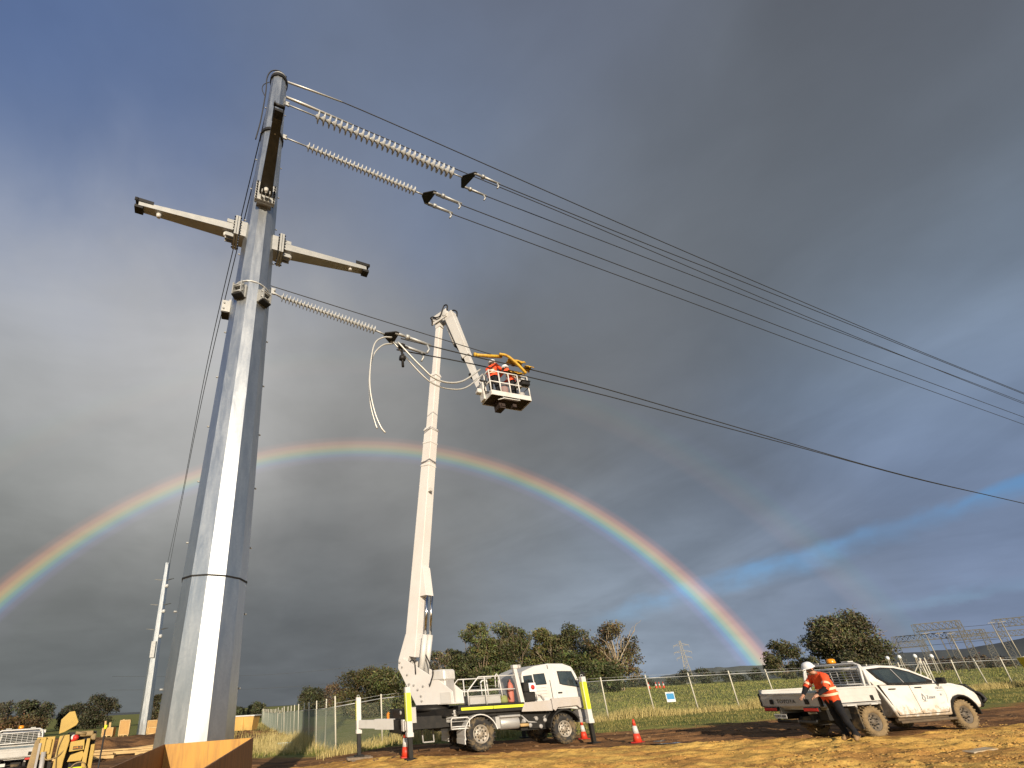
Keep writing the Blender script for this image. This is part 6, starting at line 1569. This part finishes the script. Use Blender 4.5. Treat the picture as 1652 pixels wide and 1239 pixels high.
tree('wattle_tree', 'thin half-bare tree at the left edge of the yard', -91.0, 118, 6.8, 5.5, 33, GL, base=(.065, .06, .035), crown0=.3, size=.4, bare=6, n_per=60)
tree('wattle_tree', 'tree showing between the distant pole and the tall pole', -60.6, 126, 7.0, 5.0, 34, GL, base=(.07, .064, .03), crown0=.08, size=.42)
tree('wattle_tree', 'low dark tree right of the tall pole base, left one', -44.6, 133.4, 3.0, 6.0, 35, GL, base=(.055, .06, .028), crown0=.05, size=.45)
tree('wattle_tree', 'low dark tree right of the tall pole base, right one', -40.2, 140, 3.6, 6.2, 36, GL, base=(.055, .06, .028), crown0=.05, size=.45)
tree('wattle_tree', 'low brown bush behind the left ute', -64.5, 87, 2.6, 9.0, 37, GL, base=(.13, .085, .035), crown0=.02, size=.4, nb=22, cat='bush')
GF = 'far tree line below the hills'
k = 0
for x, y, h, w, lb in ((86, 168, 3.8, 9, 'far scrub tree left of the lattice tower foot'), (93.5, 166.6, 4.4, 8.5, 'far scrub tree right of the lattice tower foot'), (104, 170.9, 3.4, 8, 'far scrub tree midway between tower and round tree'), (109.5, 166, 3.4, 6, 'far scrub tree nearest the rainbow foot'),
                       (68, 176, 3.0, 9, 'far scrub tree behind the fence sign'), (78, 178, 3.2, 9, 'far scrub tree left of the fence sign gap'), (60, 175, 2.6, 8, 'far scrub tree right of the pale-trunked gum'), (124, 150, 2.4, 10, 'far scrub behind the ute tray rack'),
                       (150, 150, 2.2, 12, 'far reddish scrub under the first gantry'), (165, 150, 2.4, 12, 'far reddish scrub under the second gantry'), (138, 150, 2.0, 10, 'far scrub left of the first gantry')):
    k += 1; tree('scrub_tree', lb, x, y, h, w, 60 + k, GF, base=(.055, .058, .03) if y > 155 else (.085, .06, .035), crown0=.02, size=.55, n_per=60, nb=16, top=.2)


# ------------------------------------------------------------------ lattice tower and substation gantries
def lattice_col(mb, a, b, wa, wb, n, t):
    a = Vector(a); b = Vector(b)
    def cor(f):
        c = a.lerp(b, f); w = (wa + (wb - wa) * f) / 2; return [c + Vector((sx_ * w, sy_ * w, 0)) for sx_, sy_ in ((-1, -1), (1, -1), (1, 1), (-1, 1))]
    for i in range(n):
        p, q = cor(i / n), cor((i + 1) / n)
        for k in range(4):
            mb.bar(p[k], q[k], t); mb.bar(p[k], q[(k + 1) % 4], t * .6); mb.bar(p[(k + 1) % 4], q[k], t * .6); mb.bar(q[k], q[(k + 1) % 4], t * .6)


tw = thing('lattice_tower', 'far pale lattice transmission tower between the gum and the rainbow foot', 'pylon', (103.1, 194.3, gnd(103.1, 194.3) - .1), radians(-28))
mb = MB(); lattice_col(mb, (0, 0, 0), (0, 0, 9.5), 2.6, 1.2, 6, .16); lattice_col(mb, (0, 0, 9.5), (0, 0, 15.2), 1.2, .5, 5, .13); mb.build('tower_body', LATT, tw)
for z, l in ((13.6, 2.6), (11.2, 2.9), (9.2, 2.5)):
    mb = MB()
    for s_ in (-1, 1): mb.bar((s_ * .3, -.2, z + .7), (s_ * l, 0, z), .12); mb.bar((s_ * .4, .2, z - .1), (s_ * l, 0, z), .12); mb.bar((s_ * l * .5, 0, z + .35), (s_ * l * .5, 0, z - .05), .08); mb.bar((s_ * l, 0, z), (s_ * l, 0, z - .9), .09)
    mb.build('cross_arm', LATT, tw)


def gantry(label, x, y, rz, span, h, tr, m=LATTD):
    g_ = thing('substation_gantry', label, 'gantry', (x, y, gnd(x, y) - .2), rz, 'lattice gantries of the substation')
    for s_ in (-1, 1):
        mb = MB(); lattice_col(mb, (s_ * span / 2, 0, 0), (s_ * span / 2, 0, h), 1.5, .9, 9, .085); mb.build('column', m, g_)
    mb = MB(); n = int(span / 1.1)
    for yy in (-.5, .5):
        mb.bar((-span / 2, yy, h), (span / 2, yy, h), .16); mb.bar((-span / 2, yy, h - tr), (span / 2, yy, h - tr), .18)
        for k in range(n):
            a = -span / 2 + span * k / n; b = a + span / n; mb.bar((a, yy, h - tr), (b, yy, h), .09); mb.bar((b, yy, h - tr), (a, yy, h), .09); mb.bar((b, yy, h), (b, yy, h - tr), .07)
    mb.build('truss', m, g_); return g_


gantry('tallest substation gantry with the deep lattice beam', 145.6, 141.0, radians(-43), 8.6, 12.4, 2.0); gantry('wide lower substation gantry behind the tallest one', 147.5, 144.0, radians(-44), 17.5, 9.8, 1.5)
gantry('tall substation gantry cut by the right picture edge', 166.5, 139.0, radians(-48), 9, 12.4, 2.0); gantry('faint far gantry left of the tallest one', 172.0, 183.0, radians(-42), 14, 9.6, 1.6); gantry('far gantry right of the wide lower one', 186, 164, radians(-48), 20, 10.5, 1.6)
# plant in the yard of the substation
for k, (az, d, h, lb) in enumerate(((42.4, 120, 3.4, 'leftmost white-topped post insulator beyond the ute roof'), (43.1, 120, 3.5, 'second white-topped post insulator beyond the ute roof'), (44.0, 120, 3.5, 'third white-topped post insulator beyond the ute roof'), (44.9, 122, 3.3, 'white-topped post insulator next to the crossed brace'),
                                    (50.4, 118, 4.4, 'white-topped post insulator left of the yellow-topped bin'), (51.0, 120, 4.5, 'white-topped post insulator above the yellow-topped bin'), (51.5, 118, 3.8, 'white-topped post insulator nearest the picture edge'))):
    a = radians(az); x, y = d * sin(a), d * cos(a); pt = thing('post_insulator', lb, 'insulator', (x, y, gnd(x, y)), 0, 'white post insulators in the substation')
    mb = MB(); mb.bar((-.25, 0, 0), (-.1, 0, h * .7), .12); mb.bar((.25, 0, 0), (.1, 0, h * .7), .12); mb.build('stand', LATT, pt)
    mb = MB(); mb.lathe([(.12, 0), (.24, .06), (.27, .3), (.2, .5), (.1, .6)], (0, 0, h * .7), (0, 0, 1), 10); mb.build('white_head', SIGNW, pt)
for k, (az, d, h, lb) in enumerate(((45.2, 126, 6.5, 'leftmost pale leaning stay pole in the substation'), (45.9, 128, 6.4, 'second pale stay pole in the substation'), (46.5, 127, 6.2, 'third pale stay pole in the substation'), (48.8, 128, 7.4, 'pale stay pole right of the gantry column'), (49.3, 128, 7.4, 'tallest pale stay pole right of the gantry'))):
    a = radians(az); x, y = d * sin(a), d * cos(a); pt = thing('stay_pole', lb, 'pole', (x, y, gnd(x, y)), 0, 'pale poles in the substation')
    mb = MB(); mb.tube([(0, 0, 0), (-.2, 0, h)], [.10, .06], 6); mb.build('shaft', LATT, pt); mb = MB(); mb.bar((-.8, 0, h - .3), (.6, 0, h - .15), .06); mb.build('cross_bar', LATT, pt)
cable('overhead_wire', 'faint wires crossing the far sky behind the yard, upper one', [(-190, 330, 24), (-90, 330, 20), (0, 335, 24)], .07, GALV_DARK, 'far wires behind the yard', cat='wire')
cable('overhead_wire', 'faint wires crossing the far sky behind the yard, lower one', [(-190, 330, 16), (-90, 330, 12), (0, 335, 15)], .07, GALV_DARK, 'far wires behind the yard', cat='wire')
cable('overhead_wire', 'wire strung from the tallest gantry off to the right', [(142, 143, 11.6), (165, 139, 12.2)], .05, BLACK, 'busbar wires of the substation', cat='wire')
cable('overhead_wire', 'wire strung low between the gantries', [(125, 165, 7.6), (150, 146, 8.0), (172, 150, 8.8)], .05, BLACK, 'busbar wires of the substation', cat='wire')
